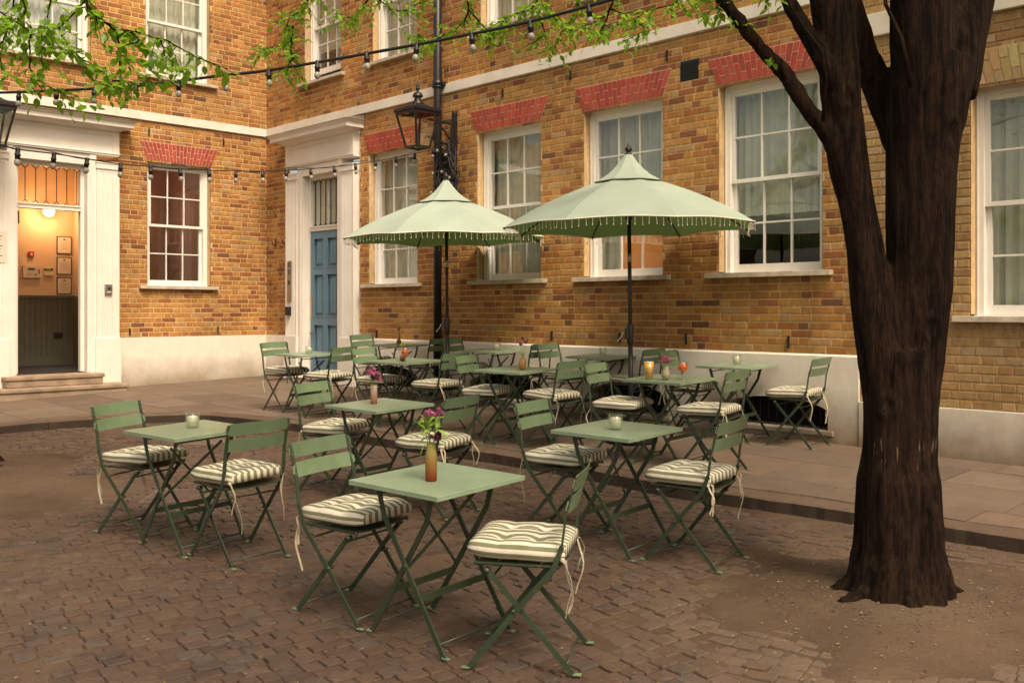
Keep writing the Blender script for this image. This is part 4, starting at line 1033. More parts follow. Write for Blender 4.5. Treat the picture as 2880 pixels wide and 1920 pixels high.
def copytree(o,parent=None):
    c=o.copy(); COL.objects.link(c); c.parent=parent
    for ch in o.children: copytree(ch,c)
    return c
proto=build_chair()
TIES=[ties_mesh(s,sd).build('tie','tie') for s in (1,2,3,4,5,6,7) for sd in (-1,1)]
TM=[t.data for t in TIES]
for t in TIES: bpy.data.objects.remove(t)
CHAIRS=[ # x,y,axis angle,side (+1 left chair facing right, -1 right chair facing left), pavement, label
(-.77,4.746,35.8,1,0,'chair at the left of the front centre table with the amber ribbed vase'),
(.071,4.144,13,-1,0,'nearest chair of all, turned side on at the right of the front centre table'),
(-2.418,6.326,27,1,0,'leftmost chair of the courtyard, at the left of the candle table over the drain grate'),
(-1.618,5.705,44,-1,0,'chair with its back to us between the leftmost candle table and the front centre table'),
(-1.371,7.502,32,1,0,'chair at the left of the table with the tall pink vase'),
(-.534,6.77,35,-1,0,'chair at the right of the table with the tall pink vase, behind the amber one'),
(.336,6.174,36,1,0,'chair at the left of the candle table nearest the tree'),
(1.054,5.557,37.6,-1,0,'chair at the right of the candle table nearest the tree trunk'),
(-1.444,10.546,35.7,1,1,'chair at the left of the table with the short red vase and one orange drink'),
(-.755,9.972,39.5,-1,1,'chair in front of the left umbrella pole with a dark back'),
(-.237,9.347,31,1,1,'chair at the left of the table with the round amber vase'),
(.39,8.925,46,-1,1,'chair at the right of the table with the round amber vase'),
(.937,8.287,35,1,1,'chair at the left of the table with the beer and orange drink'),
(1.624,7.828,41,-1,1,'chair at the right of the table with the beer and orange drink'),
(-2.759,11.757,41,1,1,'farthest left chair at the candle table in front of the blue door'),
(-2.086,11.043,36,-1,1,'chair at the right of the candle table in front of the blue door'),
(-1.93,13.32,44,1,1,'chair against the wall at the left of the far table with the slim bud vase'),
(-1.10,12.55,38.7,-1,1,'chair beside the drainpipe at the right of the far table with the slim bud vase'),
(-.58,12.17,39,1,1,'chair right behind the left umbrella pole, at the left of the wall side candle table'),
(.18,11.35,41.7,-1,1,'dark backed chair behind the magenta flowers, at the right of its wall side candle table'),
(.60,11.02,42,1,1,'chair left of the wall side candle table that stands behind the right umbrella pole'),
(1.33,10.33,43,-1,1,'chair with a dark back just behind the smoky vase'),
(1.80,9.72,38,1,1,'pale backed chair at the left of the candle table nearest the paler house'),
(2.66,8.97,42,-1,1,'side on chair at the right end of the wall, before the last basement vent')]
for i,(x,y,a,s,p,lab) in enumerate(CHAIRS):
    o=proto if i==0 else copytree(proto)
    o.location=(x,y,gz(x,y,(PAV+.002) if p else .0)); o.rotation_euler=rot_for(R(-a) if s>0 else R(180-a)); tag(o,lab,'chair','green folding chairs with striped cushions')
    for c in o.children:
        if c.name.startswith('cushion'):
            c.data=CUSH[(i*5+i//9)%9]; c.rotation_euler=(random.uniform(-.03,.03),random.uniform(-.03,.04),random.uniform(-.09,.09)); c.location=(random.uniform(.012,.028),random.uniform(-.005,.005),.492)
            for t_i,t in enumerate(sorted(c.children,key=lambda q:q.name)): t.data=TM[((i*3)%7)*2+t_i%2]

def build_table():
    root=empty('folding_table',(0,0,0)); a=.285
    mb=MB(); mb.box((-a,-a,.702),(a,a,.712)); mb.box((-a,-a,.690),(a,-a+.006,.702)); mb.box((-a,a-.006,.690),(a,a,.702)); mb.box((-a,-a+.006,.690),(-a+.006,a-.006,.702)); mb.box((a-.006,-a+.006,.690),(a,a-.006,.702)); mb.build('tabletop','greentop',root,bevel=.002)
    for s in (-1,1):
        for q in (-1,1):
            y=s*(.215 if q>0 else .195)
            mb=MB(); flatbar_path(mb,[(-q*.165,y,.695),(-q*.125,y,.56),(q*.245,y,.0)],.0245,.008,(1,0,0)); mb.tube([(q*.01,y-.006,.355),(q*.01,y+.006,.355)],.008,8)
            mb.build('leg','green',root)
            mb=MB(); x=q*.255; mb.box((x-.018,y-.011,0),(x+.018,y+.011,.007)); mb.build('foot','greenlight',root,bevel=.002)
    for a,b,w_,t_ in (((.095,-.215,.225),(.095,.215,.225),.032,.005),((-.095,-.195,.225),(-.095,.195,.225),.032,.005),((-.075,-.19,.27),(.055,.19,.62),.016,.005),((.055,-.17,.62),(-.06,.17,.28),.012,.005)):
        mb=MB(); mb.bar(a,b,w_,t_,(0,0,1)); mb.build('brace','green',root)
    for x,y,z in ((.21,.215,.05),(-.21,.195,.05),(-.145,.2,.66),(.145,.2,.66)):
        mb=MB(); mb.tube([(x,-y,z),(x,y,z)],.005,6); mb.build('stretcher','green',root)
    return root
tp=build_table()
TABLES={'T1':(-.335,4.42,40.6,0,'front centre table carrying the tall amber ribbed vase'),
'T2':(-1.99,5.98,38.8,0,'leftmost table, with a candle, standing over the drain grate'),
'T3':(-.97,7.10,40.5,0,'table with the tall pink vase at the inner edge of the setts'),
'T4':(.64,5.83,41.5,0,'candle table on the setts nearest the tree'),
'T5':(-1.14,10.3,40.1,1,'olive looking table with a short red vase and a single orange drink'),
'T6':(.04,9.17,39,1,'table with the round amber vase of magenta flowers in the middle of the pavement'),
'T7':(1.35,8.17,43,1,'table by the right umbrella holding a beer, a smoky vase and an orange drink'),
'T8':(-2.42,11.45,44,1,'candle table in front of the blue door'),
'T9':(-1.52,12.95,42,1,'far table against the wall with the slim bud vase'),
'T10':(-.21,11.75,42,1,'candle table against the wall right of the drainpipe'),
'T11':(1.0,10.68,41.4,1,'candle table against the wall behind the right umbrella pole'),
'T12':(2.19,9.38,42,1,'candle table against the right end of the wall')}
TMX={}
for i,(k,(x,y,a,p,lab)) in enumerate(TABLES.items()):
    o=tp if i==0 else copytree(tp); o.location=(x,y,gz(x,y,(PAV+.002) if p else 0)); o.rotation_euler=rot_for(R(-a)); tag(o,lab,'table','square green folding tables')
    TMX[k]=Matrix.Translation(o.location)@o.rotation_euler.to_matrix().to_4x4()
# ---- table things
def on(t,u,v): return tuple(TMX[t]@Vector((u,v,.7125)))
def build_candle():
    r=empty('candle_glass',(0,0,0)); mb=MB()
    mb.lathe([(.038,0),(.042,.004),(.043,.095),(.0395,.095),(.038,.010),(.001,.010)],24); mb.build('tumbler','clear',r)
    mb=MB(); mb.lathe([(.032,.011),(.033,.066),(.030,.073),(.004,.070),(.001,.070)],20); w=mb.build('candle','wax',r)
    mb=MB(); mb.tube([(0,0,.062),(.001,0,.074)],.0012,5); mb.build('wick','black',w); return r
cp=build_candle()
for i,(t,u,v,lab) in enumerate([('T2',-.02,.03,'glass candle holder on the leftmost table'),('T4',.02,-.04,'large looking glass candle holder on the table nearest the tree'),('T8',.08,-.04,'glass candle holder on the table in front of the blue door'),('T10',.04,.0,'glass candle holder on the wall side table right of the drainpipe'),('T11',.02,0,'glass candle holder on the wall side table behind the right umbrella pole'),('T12',-.04,.08,'glass candle holder on the table at the right end of the wall')]):
    o=cp if i==0 else copytree(cp); o.location=on(t,u,v); tag(o,lab,'candle','candles in glass tumblers')
def flowerhead(mb,c,r,n,rnd,size=.007):
    for k in range(n):
        th=rnd.uniform(0,2*PI); ph=math.acos(rnd.uniform(-.35,1)); d=Vector((math.sin(ph)*math.cos(th),math.sin(ph)*math.sin(th),math.cos(ph))); p=Vector(c)+d*r*rnd.uniform(.75,1.05); t=d.orthogonal().normalized(); b=d.cross(t); s=size*rnd.uniform(.7,1.2)
        mb.add([p+t*s,p+b*s+d*s*.4,p-t*s,p-b*s+d*s*.4],[(0,1,2,3)])
def leaf_at(mb,p,d,up,L,W):
    p=Vector(p);d=Vector(d).normalized();s=d.cross(Vector(up)); s=s.normalized() if s.length>1e-4 else d.orthogonal().normalized(); n=s.cross(d)
    mb.add([p,p+d*L*.35+s*W+n*L*.05,p+d*L*.35-s*W+n*L*.05,p+d*L*.4-n*L*.02,p+d*L-n*L*.12],[(0,1,3),(0,3,2),(1,4,3),(3,4,2)])
def vase(t,u,v,prof,mat,heads,lab,leaves=(),seed=1):
    r=empty('flower_vase',on(t,u,v),label=lab,cat='vase'); rnd=random.Random(seed)
    mb=MB(); h=prof[-1][1]; mb.lathe(prof+[(q-.003,z) for q,z in reversed(prof[1:])]+[(.001,.008)],24); mb.build('vase_glass',mat,r)
    mb=MB()
    for (x,y,z,rad,m) in heads: mb.tube([(x*.1,y*.1,.02),(x*.3,y*.3,h),(x,y,z)],.002,5)
    for (x,y,z,dx,dy,dz,L) in leaves: leaf_at(mb,(x,y,z),(dx,dy,dz),(0,0,1),L,L*.16)
    mb.build('stems','stem',r)
    for (x,y,z,rad,m) in heads:
        mb=MB(); mb.ball((x,y,z),rad*.55,6)
        for q_ in range(7 if rad>.02 else 3): flowerhead(mb,(x+rnd.gauss(0,rad*.5),y+rnd.gauss(0,rad*.5),z+rnd.gauss(0,rad*.35)),rad*.42,34,rnd,.0052); mb.build('flower',m,r)
rl=random.Random(2)
lv=[(rl.uniform(-.03,.03),rl.uniform(-.03,.03),rl.uniform(.20,.27),rl.uniform(-1,1),rl.uniform(-1,1),rl.uniform(-.6,.8),rl.uniform(.05,.10)) for _ in range(26)]
M['lime']=pmat('lime_sepals',(.42,.55,.08),.6,.2,40,0)
vase('T1',.03,-.07,[(.024,0),(.0265,.004),(.0265,.12),(.025,.125),(.02,.155),(.021,.165)],'vase_amber',[(-.012,-.01,.300,.024,'flower'),(.03,.01,.305,.024,'flower'),(.03,-.02,.205,.026,'flowerdk'),(-.022,.01,.262,.026,'lime'),(-.04,0,.272,.02,'lime')],'tall ribbed amber vase with magenta and lime flowers on the front centre table',lv+[(-.02,0,.17,-.6,-.2,-.9,.07),(.02,0,.2,.7,-.3,-.5,.07)],3)
lv3=[(rl.uniform(-.02,.02),rl.uniform(-.02,.02),rl.uniform(.12,.16),rl.uniform(-1,1),rl.uniform(-1,1),rl.uniform(-.3,.5),.05) for _ in range(10)]
vase('T3',-.05,-.01,[(.022,0),(.025,.003),(.025,.135),(.024,.14)],'vase_pink',[(-.025,0,.225,.034,'flower'),(.03,.01,.22,.032,'flower'),(.0,-.03,.195,.026,'flowerdk'),(.05,-.01,.185,.022,'flower'),(-.01,.02,.245,.025,'flower')],'tall pink vase with a full head of dusky magenta flowers',lv3,4)
vase('T5',.03,-.06,[(.022,0),(.030,.01),(.033,.03),(.025,.055),(.014,.07),(.013,.095),(.016,.10)],'vase_red',[(-.06,0,.12,.010,'flowerdk'),(.02,.0,.17,.014,'lime'),(-.01,.01,.19,.012,'lime')],'short dark red bud vase with straggly green sprigs next to an orange drink',lv3[:7],5)
vase('T6',.10,-.02,[(.022,0),(.034,.02),(.038,.055),(.034,.085),(.026,.10),(.029,.11)],'vase_brown',[(-.02,0,.25,.026,'flower'),(.02,.01,.27,.024,'flower'),(.0,0,.29,.018,'flowerdk'),(.035,0,.255,.016,'flower')],'rounded amber brown vase with a tall magenta posy in the middle row',lv3,6)
vase('T7',.06,-.16,[(.016,0),(.022,.003),(.036,.03),(.037,.05),(.028,.08),(.021,.10),(.026,.115)],'vase_smoke',[(-.015,0,.165,.030,'flower'),(.025,.01,.16,.026,'flower'),(.0,-.01,.19,.02,'flower')],'round smoky vase with magenta flowers between the beer and the orange drink',lv3[:6],7)
vase('T9',-.05,.05,[(.024,0),(.032,.02),(.030,.045),(.016,.08),(.010,.12),(.012,.145)],'vase_red',[(-.01,0,.20,.017,'flowerdk'),(.015,0,.225,.015,'flowerdk'),(.01,0,.18,.014,'lime')],'slim necked bud vase with dark flowers on the far table by the wall',lv3[:4],8)
def spritz(t,u,v,lab,s=1.0):
    r=empty('cocktail_glass',on(t,u,v),label=lab,cat='drink',group='orange drinks in stemmed glasses')
    mb=MB(); mb.lathe([(.034*s,0),(.033*s,.003),(.006,.006),(.005,.045*s),(.016*s,.052*s),(.036*s,.075*s),(.041*s,.10*s),(.036*s,.145*s),(.035*s,.1455*s),(.040*s,.10*s),(.034*s,.077*s),(.012*s,.055*s),(.001,.054*s)],24); mb.build('wine_glass','clear',r)
    mb=MB(); mb.lathe([(.010*s,.056*s),(.033*s,.078*s),(.0385*s,.10*s),(.0365*s,.128*s),(.001,.129*s)],20); mb.build('orange_drink','spritz',r)
spritz('T5',.13,-.12,'orange drink in a stemmed glass beside the short red bud vase'); spritz('T7',.13,-.01,'orange drink in a stemmed glass right of the smoky vase')
r=empty('beer_glass',on('T7',-.08,-.20),label='full pint glass of golden lager on the table by the right umbrella',cat='drink')
mb=MB(); mb.lathe([(.029,0),(.031,.004),(.044,.152),(.042,.152),(.030,.010),(.001,.010)],24); mb.build('pint_glass','clear',r)
mb=MB(); mb.lathe([(.0295,.0105),(.0412,.140),(.001,.1405)],24); mb.build('lager','beer',r); mb=MB(); mb.lathe([(.0413,.1406),(.0418,.149),(.001,.150)],24); mb.build('foam','foam',r)

# ------------------------------------------------------------------ umbrellas
def seam(me,n,ns):
    at=me.attributes.new('sharp_edge','BOOLEAN','EDGE')
    for e in me.edges:
        a,b=e.vertices
        if a%n==b%n and (a%n)%ns==0: at.data[e.index].value=True
def build_umbrella():
    root=empty('patio_umbrella',(0,0,0)); NR=8; RA=1.235; ZR=2.04
    prof=[(1.0,0),(.9,.078),(.78,.162),(.64,.248),(.50,.325),(.36,.392),(.23,.448)]
    def canopy(pr,ns,drop):
        vs=[];fs=[];n=NR*ns
        for (r,z) in pr:
            for j in range(n):
                a=2*PI*j/n; f=(j%ns)/ns; q=math.sin(PI*f); rr_=r*RA*(math.cos(PI/NR)/math.cos((f-.5)*2*PI/NR) if True else 1); rr_=r*RA*math.cos(PI/NR)/math.cos((f-.5)*2*PI/NR)
                edge=max(0,(r-.75)/.25)
                vs.append((rr_*(1-  .022*q*edge)*math.cos(a),rr_*(1-  .022*q*edge)*math.sin(a),ZR+z-drop*q*(r*(1-r))*1.3+  .022*q*edge))
        for i in range(len(pr)-1):
            for j in range(n): fs.append((i*n+j,i*n+(j+1)%n,(i+1)*n+(j+1)%n,(i+1)*n+j))
        return vs,fs,n
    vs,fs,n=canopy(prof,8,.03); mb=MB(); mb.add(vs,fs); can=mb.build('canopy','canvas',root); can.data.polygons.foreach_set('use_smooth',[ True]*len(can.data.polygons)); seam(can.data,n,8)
    rim=[Vector(v) for v in vs[:n]]
    mb=MB(); mb.tube(rim+[rim[0]],.0065,5); mb.build('edge_piping','piping',can)
    cp_=[(.275,.442),(.235,.468),(.18,.508),(.125,.565),(.08,.625),(.045,.682),(.028,.712)]
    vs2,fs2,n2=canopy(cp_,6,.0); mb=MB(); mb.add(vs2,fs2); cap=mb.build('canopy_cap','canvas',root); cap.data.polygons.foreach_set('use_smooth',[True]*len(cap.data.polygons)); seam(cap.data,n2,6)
    mb=MB(); mb.tube([Vector(v)+Vector((0,0,-.002)) for v in vs2[:n2]]+[Vector(vs2[0])],.004,4); mb.build('cap_hem','dado',cap)
    # bead fringe
    mb=MB(); rnd=random.Random(8); per=0; L=[]
    for a,b in zip(rim,rim[1:]+rim[:1]): L.append((b-a).length)
    tot=sum(L); N_=128
    for k in range(N_):
        d=tot*k/N_; i=0
        while d>L[i]: d-=L[i]; i+=1
        p=rim[i]+(rim[(i+1)%n]-rim[i])*(d/L[i]); h=.066+rnd.uniform(-.006,.010); sw=Vector((rnd.uniform(-.008,.008),rnd.uniform(-.008,.008),0))
        mb.tube([p,p+sw-Vector((0,0,h))],.0014,3,False)
        for m_ in range(4): q=p+sw*((m_+1)/4)-Vector((0,0,h*(m_+1)/4)); s=.0042 if m_<3 else .0065; mb.add([q+Vector((s,0,0)),q+Vector((0,s,0)),q-Vector((s,0,0)),q-Vector((0,s,0)),q+Vector((0,0,s*1.6)),q-Vector((0,0,s*1.6))],[(0,1,4),(1,2,4),(2,3,4),(3,0,4),(1,0,5),(2,1,5),(3,2,5),(0,3,5)])
    mb.build('bead_fringe','bead',can)
    for k in range(NR):
        a=2*PI*k/NR; c,s=math.cos(a),math.sin(a)
        mb=MB(); mb.tube([(c*r*RA*.995,s*r*RA*.995,ZR+z-.013) for r,z in prof]+[(c*.05,s*.05,ZR+.50)],.007,6); rb=mb.build('rib','black',root)
        mb=MB(); mb.tube([(c*.03,s*.03,ZR+.12),(c*.58*RA,s*.58*RA,ZR+.28)],.005,5); mb.build('strut','black',rb)
    mb=MB(); mb.tube([(0,0,.06),(0,0,ZR+.71)],.019,14); mb.tube([(0,0,.06),(0,0,1.0)],.023,14); pl=mb.build('pole','blackiron',root)
    mb=MB(); mb.tube([(0,0,1.72),(0,0,1.80)],.0205,14); mb.build('pole_sleeve','steel',pl)
    mb=MB(); mb.lathe([(.035,ZR+.09),(.035,ZR+.15),(.022,ZR+.16)],12); mb.lathe([(.03,ZR+.48),(.04,ZR+.50),(.04,ZR+.53)],12); mb.build('hub','black',root)
    mb=MB(); mb.lathe([(.036,ZR+.705),(.036,ZR+.72),(.018,ZR+.725),(.022,ZR+.735),(.034,ZR+.75),(.034,ZR+.768),(.02,ZR+.785),(.010,ZR+.79),(.012,ZR+.80),(.006,ZR+.812)],14); mb.build('finial','blackiron',root)
    mb=MB(); mb.lathe([(.026,.93),(.034,.96),(.034,1.10),(.026,1.13)],12); mb.box((-.05,-.022,.99),(-.0,.022,1.09)); cr=mb.build('crank_housing','black',root,bevel=.004)
    mb=MB(); mb.tube([(-.05,0,1.05),(-.075,0,1.05),(-.10,-.01,1.0),(-.13,-.02,.97)],.006,6); mb.ball((-.135,-.02,.965),.011,6); mb.build('crank_handle','steel',cr)
    mb=MB(); mb.lathe([(.24,0),(.25,.01),(.25,.035),(.235,.05),(.22,.052),(.20,.045),(.12,.055),(.05,.075),(.03,.08),(.03,.34),(.033,.345),(.033,.37),(.025,.372)],28); mb.build('base','blackiron',root)
    return root
u=build_umbrella()
u.location=(1.145,9.22,gz(1.145,9.22,PAV+.002)); u.rotation_euler=(0,R(-.6),R(12)); tag(u,'right and nearer pale green fringed umbrella by the beer table','umbrella','pale green fringed umbrellas')
u2=copytree(u); u2.location=(-.765,11.42,gz(-.765,11.42,PAV+.002)); u2.rotation_euler=(0,R(-.4),R(22)); tag(u2,'left and farther pale green fringed umbrella in front of the drainpipe','umbrella')

# ------------------------------------------------------------------ trees
TA=[(1.848,4.72,.861,.098),(1.837,4.72,1.203,.104),(1.812,4.72,1.417,.102),(1.757,4.72,1.738,.098),(1.705,4.72,2.058,.090),(1.680,4.72,2.202,.090),(1.646,4.72,2.416,.094),(1.630,4.72,2.557,.096),(1.615,4.72,2.7,.098),(1.604,4.72,2.843,.098),(1.563,4.72,3.128,.101),(1.506,4.72,3.555,.094),(1.441,4.72,4.197,.077),(1.36,4.8,5.2,.05)]
TC=[(1.931,4.74,.986,.14),(1.980,4.74,1.416,.146),(2.012,4.74,1.738,.150),(2.018,4.74,2.06,.158),(2.030,4.74,2.419,.172),(2.053,4.74,2.705,.198),(2.079,4.74,2.849,.19)]
TC1=[(2.03,4.70,2.6,.14),(2.005,4.70,2.914,.150),(2.005,4.70,3.128,.148),(1.987,4.72,3.555,.128),(1.912,4.72,4.197,.103),(1.85,4.7,5.3,.06)]
TC2=[(2.142,4.82,2.70,.176),(2.229,4.84,3.038,.163),(2.272,4.85,3.17,.150),(2.382,4.85,3.609,.127),(2.558,4.85,4.224,.101),(2.75,4.9,5.3,.06)]
TB=[(2.02,4.86,2.30,.089),(1.952,4.9,2.542,.084),(1.869,4.9,2.742,.075),(1.785,4.9,2.942,.069),(1.718,4.9,3.164,.067),(1.607,4.95,3.519,.058),(1.4,5.2,4.4,.04)]
TD=[(1.64,4.7,2.33,.055),(1.595,4.7,2.387,.051),(1.548,4.7,2.461,.043),(1.452,4.7,2.582,.040),(1.331,4.7,2.766,.038),(1.261,4.7,2.838,.040),(1.176,4.7,2.93,.034),(1.048,4.7,3.106,.030),(.924,4.8,3.249,.026),(.69,5.1,3.50,.021)]
TE=[(1.57,4.67,2.70,.055),(1.539,4.66,2.76,.051),(1.486,4.66,2.855,.044),(1.434,4.66,2.946,.040),(1.362,4.66,3.06,.036),(1.296,4.66,3.193,.032),(1.191,4.66,3.446,.025),(1.0,4.6,4.0,.018)]
TBASE=[(1.898,4.74,.02,.29),(1.898,4.74,.127,.228),(1.899,4.74,.192,.200),(1.900,4.74,.342,.182),(1.901,4.74,.557,.173),(1.905,4.74,.879,.173),(1.914,4.74,1.201,.174),(1.914,4.74,1.416,.176)]
tree=empty('courtyard_tree',(1.905,4.74,gz(1.905,4.74)),label='dark forked tree with ridged bark standing at the right of the tables',cat='tree')
def trunk_mesh(paths,loc,parent,seed,vox=.014):
    mb=MB()
    for P,n in paths: mb.tube([p[:3] for p in P],[p[3] for p in P],n)
    me=bpy.data.meshes.new('t'); me.from_pydata(mb.v,[],mb.f); o=bpy.data.objects.new('t',me); COL.objects.link(o)
    md=o.modifiers.new('r','REMESH'); md.mode='VOXEL'; md.voxel_size=vox; sm=o.modifiers.new('s','SMOOTH'); sm.iterations=3; sm.factor=.6
    dg=bpy.context.evaluated_depsgraph_get(); ev=o.evaluated_get(dg); m2=bpy.data.meshes.new_from_object(ev); bpy.data.objects.remove(o)
    nv=len(m2.vertices); co=np.empty(nv*3); m2.vertices.foreach_get('co',co); no=np.empty(nv*3); m2.vertices.foreach_get('normal',no); co=co.reshape(-1,3); no=no.reshape(-1,3)
    for i in range(nv):
        x,y,z=co[i]
        a=noise.noise((x*26,y*26,z*2.0+seed)); b=noise.noise((x*9,y*9,z*1.1+seed+4)); c=noise.noise((x*60,y*60,z*9))
        low=max(0,min(1,(2.6-z)/1.2)); rg=noise.noise((x*15,y*15,z*.9+seed+9)); d=.008*a+.026*b*(.35+.65*low)-.016*max(0,.22-abs(rg))*4*(.4+.6*low)*.5+.003*c
        for kx,ky,kz,kr in ((2.098,4.56,2.445,.05),(2.008,4.57,1.517,.045),(2.01,4.57,.72,.05),(1.80,4.58,1.15,.035),(1.62,4.62,2.62,.035)):
            q=math.sqrt((x-kx)**2+(y-ky)**2*.3+((z-kz)*.7)**2)
            if q<.14: d+=.011*math.exp(-((q-kr)/.018)**2)-.012*math.exp(-(q/(kr*.55))**2)
        co[i]+=no[i]*d
    off=np.array(loc); co-=off; m2.vertices.foreach_set('co',co.ravel()); m2.materials.clear(); m2.materials.append(M['bark']); m2.polygons.foreach_set('use_smooth',[True]*len(m2.polygons)); m2.update()
    r=bpy.data.objects.new('trunk',m2); COL.objects.link(r); r.parent=parent; return r
roots=[]
rnd=random.Random(3)
for k in range(11):
    a=2*PI*k/11+rnd.uniform(-.15,.15); L=rnd.uniform(.21,.27)
    if k in (5,6): L+=.10
    if k==0: L+=.05
    c,s=math.cos(a),math.sin(a); gx_,gy_=1.903+c*L,4.74+s*L
    roots.append(([(1.905+c*.10,4.74+s*.10,1.1),(1.905+c*.135,4.74+s*.135,.75),(1.905+c*.145,4.74+s*.145,.42),(1.905+c*.20,4.74+s*.20,.25),(gx_,gy_,gz(gx_,gy_)+.02),(1.903+c*(L+.07),4.74+s*(L+.07),gz(gx_,gy_)-.10)],8))
    P,n=roots[-1]; rs=[.05,.062,.068,.066,.055,.03]; roots[-1]=([p+(r_,) for p,r_ in zip(P,rs)],n)
trunk_mesh([(TBASE,28),(TA,20),(TC,24),(TC1,20),(TC2,20),(TB,14),(TD,12),(TE,12)]+roots,tree.location,tree,2)
LFV=[]
class Leaves:
    def __init__(s): s.v=[];s.f=[];s.a=[]
    def leaf(s,p,d,n,L,val):
        W=L*.30; sd=d.cross(n); sd=sd.normalized() if sd.length>1e-4 else d.orthogonal().normalized(); n=sd.cross(d).normalized(); o=len(s.v); cv=.12*L
        s.v+=[tuple(p),tuple(p+d*L*.22+sd*W*.78+n*cv*.5),tuple(p+d*L*.5+sd*W+n*cv*.6),tuple(p+d*L*.8+sd*W*.45+n*cv*.1),tuple(p+d*L-n*cv*.6),tuple(p+d*L*.8-sd*W*.45+n*cv*.1),tuple(p+d*L*.5-sd*W+n*cv*.6),tuple(p+d*L*.22-sd*W*.78+n*cv*.5),tuple(p+d*L*.5)]
        f=[(0,1,8),(1,2,8),(2,3,8),(3,4,8),(4,5,8),(5,6,8),(6,7,8),(7,0,8)]; s.f+=[tuple(i+o for i in q) for q in f]; s.a+=[val]*8
    def build(s,name,parent):
        off=Vector(parent.location); me=bpy.data.meshes.new(name); me.from_pydata([(a-off.x,b-off.y,c-off.z) for a,b,c in s.v],[],s.f); at=me.attributes.new('lv','FLOAT','FACE'); at.data.foreach_set('value',s.a); me.materials.append(M['leaf']); me.polygons.foreach_set('use_smooth',[True]*len(me.polygons)); me.update(); o=bpy.data.objects.new(name,me); COL.objects.link(o); o.parent=parent; return o
def twigs(mb,lv,paths,rad,leafL,dens,rnd,depth=.45,side=.16):
    for P in paths:
        P=[Vector(p) for p in P]; n=len(P); off=[Vector((0,rnd.uniform(-depth,depth),0))*(i/(n-1)) for i in range(n)]
        P=[p+o*1.0 for p,o in zip(P,off)]; Q=[]
        for i in range(n-1):
            p0=P[max(i-1,0)];p1=P[i];p2=P[i+1];p3=P[min(i+2,n-1)]
            for k in range(5):
                t=k/5; Q.append(.5*((2*p1)+(p2-p0)*t+(2*p0-5*p1+4*p2-p3)*t*t+(3*p1-p0-3*p2+p3)*t**3)+Vector((rnd.uniform(-1,1),rnd.uniform(-1,1),rnd.uniform(-1,1)))*.006)
        Q.append(P[-1]); m=len(Q)
        mb.tube(Q,[rad*(1-.75*i/(m-1)) for i in range(m)],6)
        for i in range(m-1):
            seg=(Q[i+1]-Q[i]); 
            if i<m*.12: continue
            nsub=max(1,int(seg.length*dens+rnd.random()))
            for _ in range(nsub):
                p=Q[i]+seg*rnd.random(); a=rnd.uniform(0,2*PI); d=(seg.normalized()*rnd.uniform(.2,1)+Vector((math.cos(a),math.sin(a),rnd.uniform(-.9,.5)))).normalized(); Ls=rnd.uniform(.3,1)*side
                S=[p+d*Ls*t+Vector((0,0,-.25*Ls*t*t)) for t in (0,.35,.7,1)]
                mb.tube(S,[rad*.28,rad*.22,rad*.16,.0006],4,False)
                k=max(2,int(Ls/leafL*2.0))
                for q in range(k+1):
                    t=q/k; pp=p+d*Ls*t+Vector((0,0,-.25*Ls*t*t)); sdv=Vector((rnd.uniform(-1,1),rnd.uniform(-1,1),rnd.uniform(-.95,.15))); dd=(d*.5+sdv*.8).normalized(); lv.leaf(pp,dd,Vector((rnd.uniform(-.5,.5),rnd.uniform(-.5,.5),1)),leafL*rnd.uniform(.6,1.15),rnd.random())
rt=random.Random(12)
bm_=MB(); lv1=Leaves()
T1P=[[(1.1,6.6,4.9),(.2,7.4,4.7),(-.8,7.8,4.5),(-1.508,8.0,4.403),(-1.617,8,4.15),(-1.725,8,4.077),(-1.827,8,3.968),(-1.943,8,3.896),(-2.233,8,3.823)],
[(-1.827,8,3.968),(-1.852,8,3.787),(-1.798,8,3.678),(-1.907,8,3.588)],[(-1.182,8,4.45),(-1.073,8,4.15),(-.892,8,4.077),(-.674,8,4.113)],[(-1.145,8,4.258),(-1.363,8,4.113),(-1.472,8,4.077)],
[(-.42,8,4.5),(-.366,8,4.113),(-.493,8,4.005),(-.747,8,3.914),(-.765,8,3.842)],[(-.366,8,4.113),(-.167,8,3.968),(-.058,8,3.878)],[(.268,8,4.5),(.196,8,4.113),(.014,8,4.005),(-.312,8,3.896)],[(.196,8,4.113),(.268,8,3.932),(.141,8,3.823)],
[(.884,8,4.5),(.812,8,4.113),(.558,8,4.005),(.413,8,3.914),(.341,8,3.787)],[(.812,8,4.113),(.993,8,4.005),(1.102,8,3.932),(.921,8,3.842)],[(1.537,8,4.5),(1.392,8,4.186),(1.174,8,4.077),(.812,8,4.023)],[(.594,8,4.5),(.558,8,4.186),(.449,8,4.059),(.232,8,4.041)],[(.812,8,4.113),(.739,8,3.932),(.631,8,3.878)]]
twigs(bm_,lv1,T1P,.009,.066,30,rt,.5,.21)
twigs(bm_,lv1,[[(1.048,4.7,3.106),(.988,4.7,3.079),(.935,4.7,3.047)],[(1.095,4.7,3.057),(1.116,4.7,3.015)],[(1.12,4.72,3.02),(1.03,4.7,3.12),(.90,4.68,3.10)],[(1.10,4.7,3.05),(1.0,4.72,3.16),(.85,4.7,3.2)],[(1.32,4.66,3.17),(1.25,4.6,3.12),(1.22,4.6,3.10)]],.005,.05,14,rt,.05,.10)
twigs(bm_,lv1,[[(1.28,4.66,2.82),(1.21,4.6,2.80)]],.003,.04,10,rt,.02,.06)
bm_.tube([(1.871,4.50,2.647),(1.825,4.50,2.873),(1.758,4.52,3.041),(1.742,4.52,3.2)],[.012,.011,.009,.008],8)
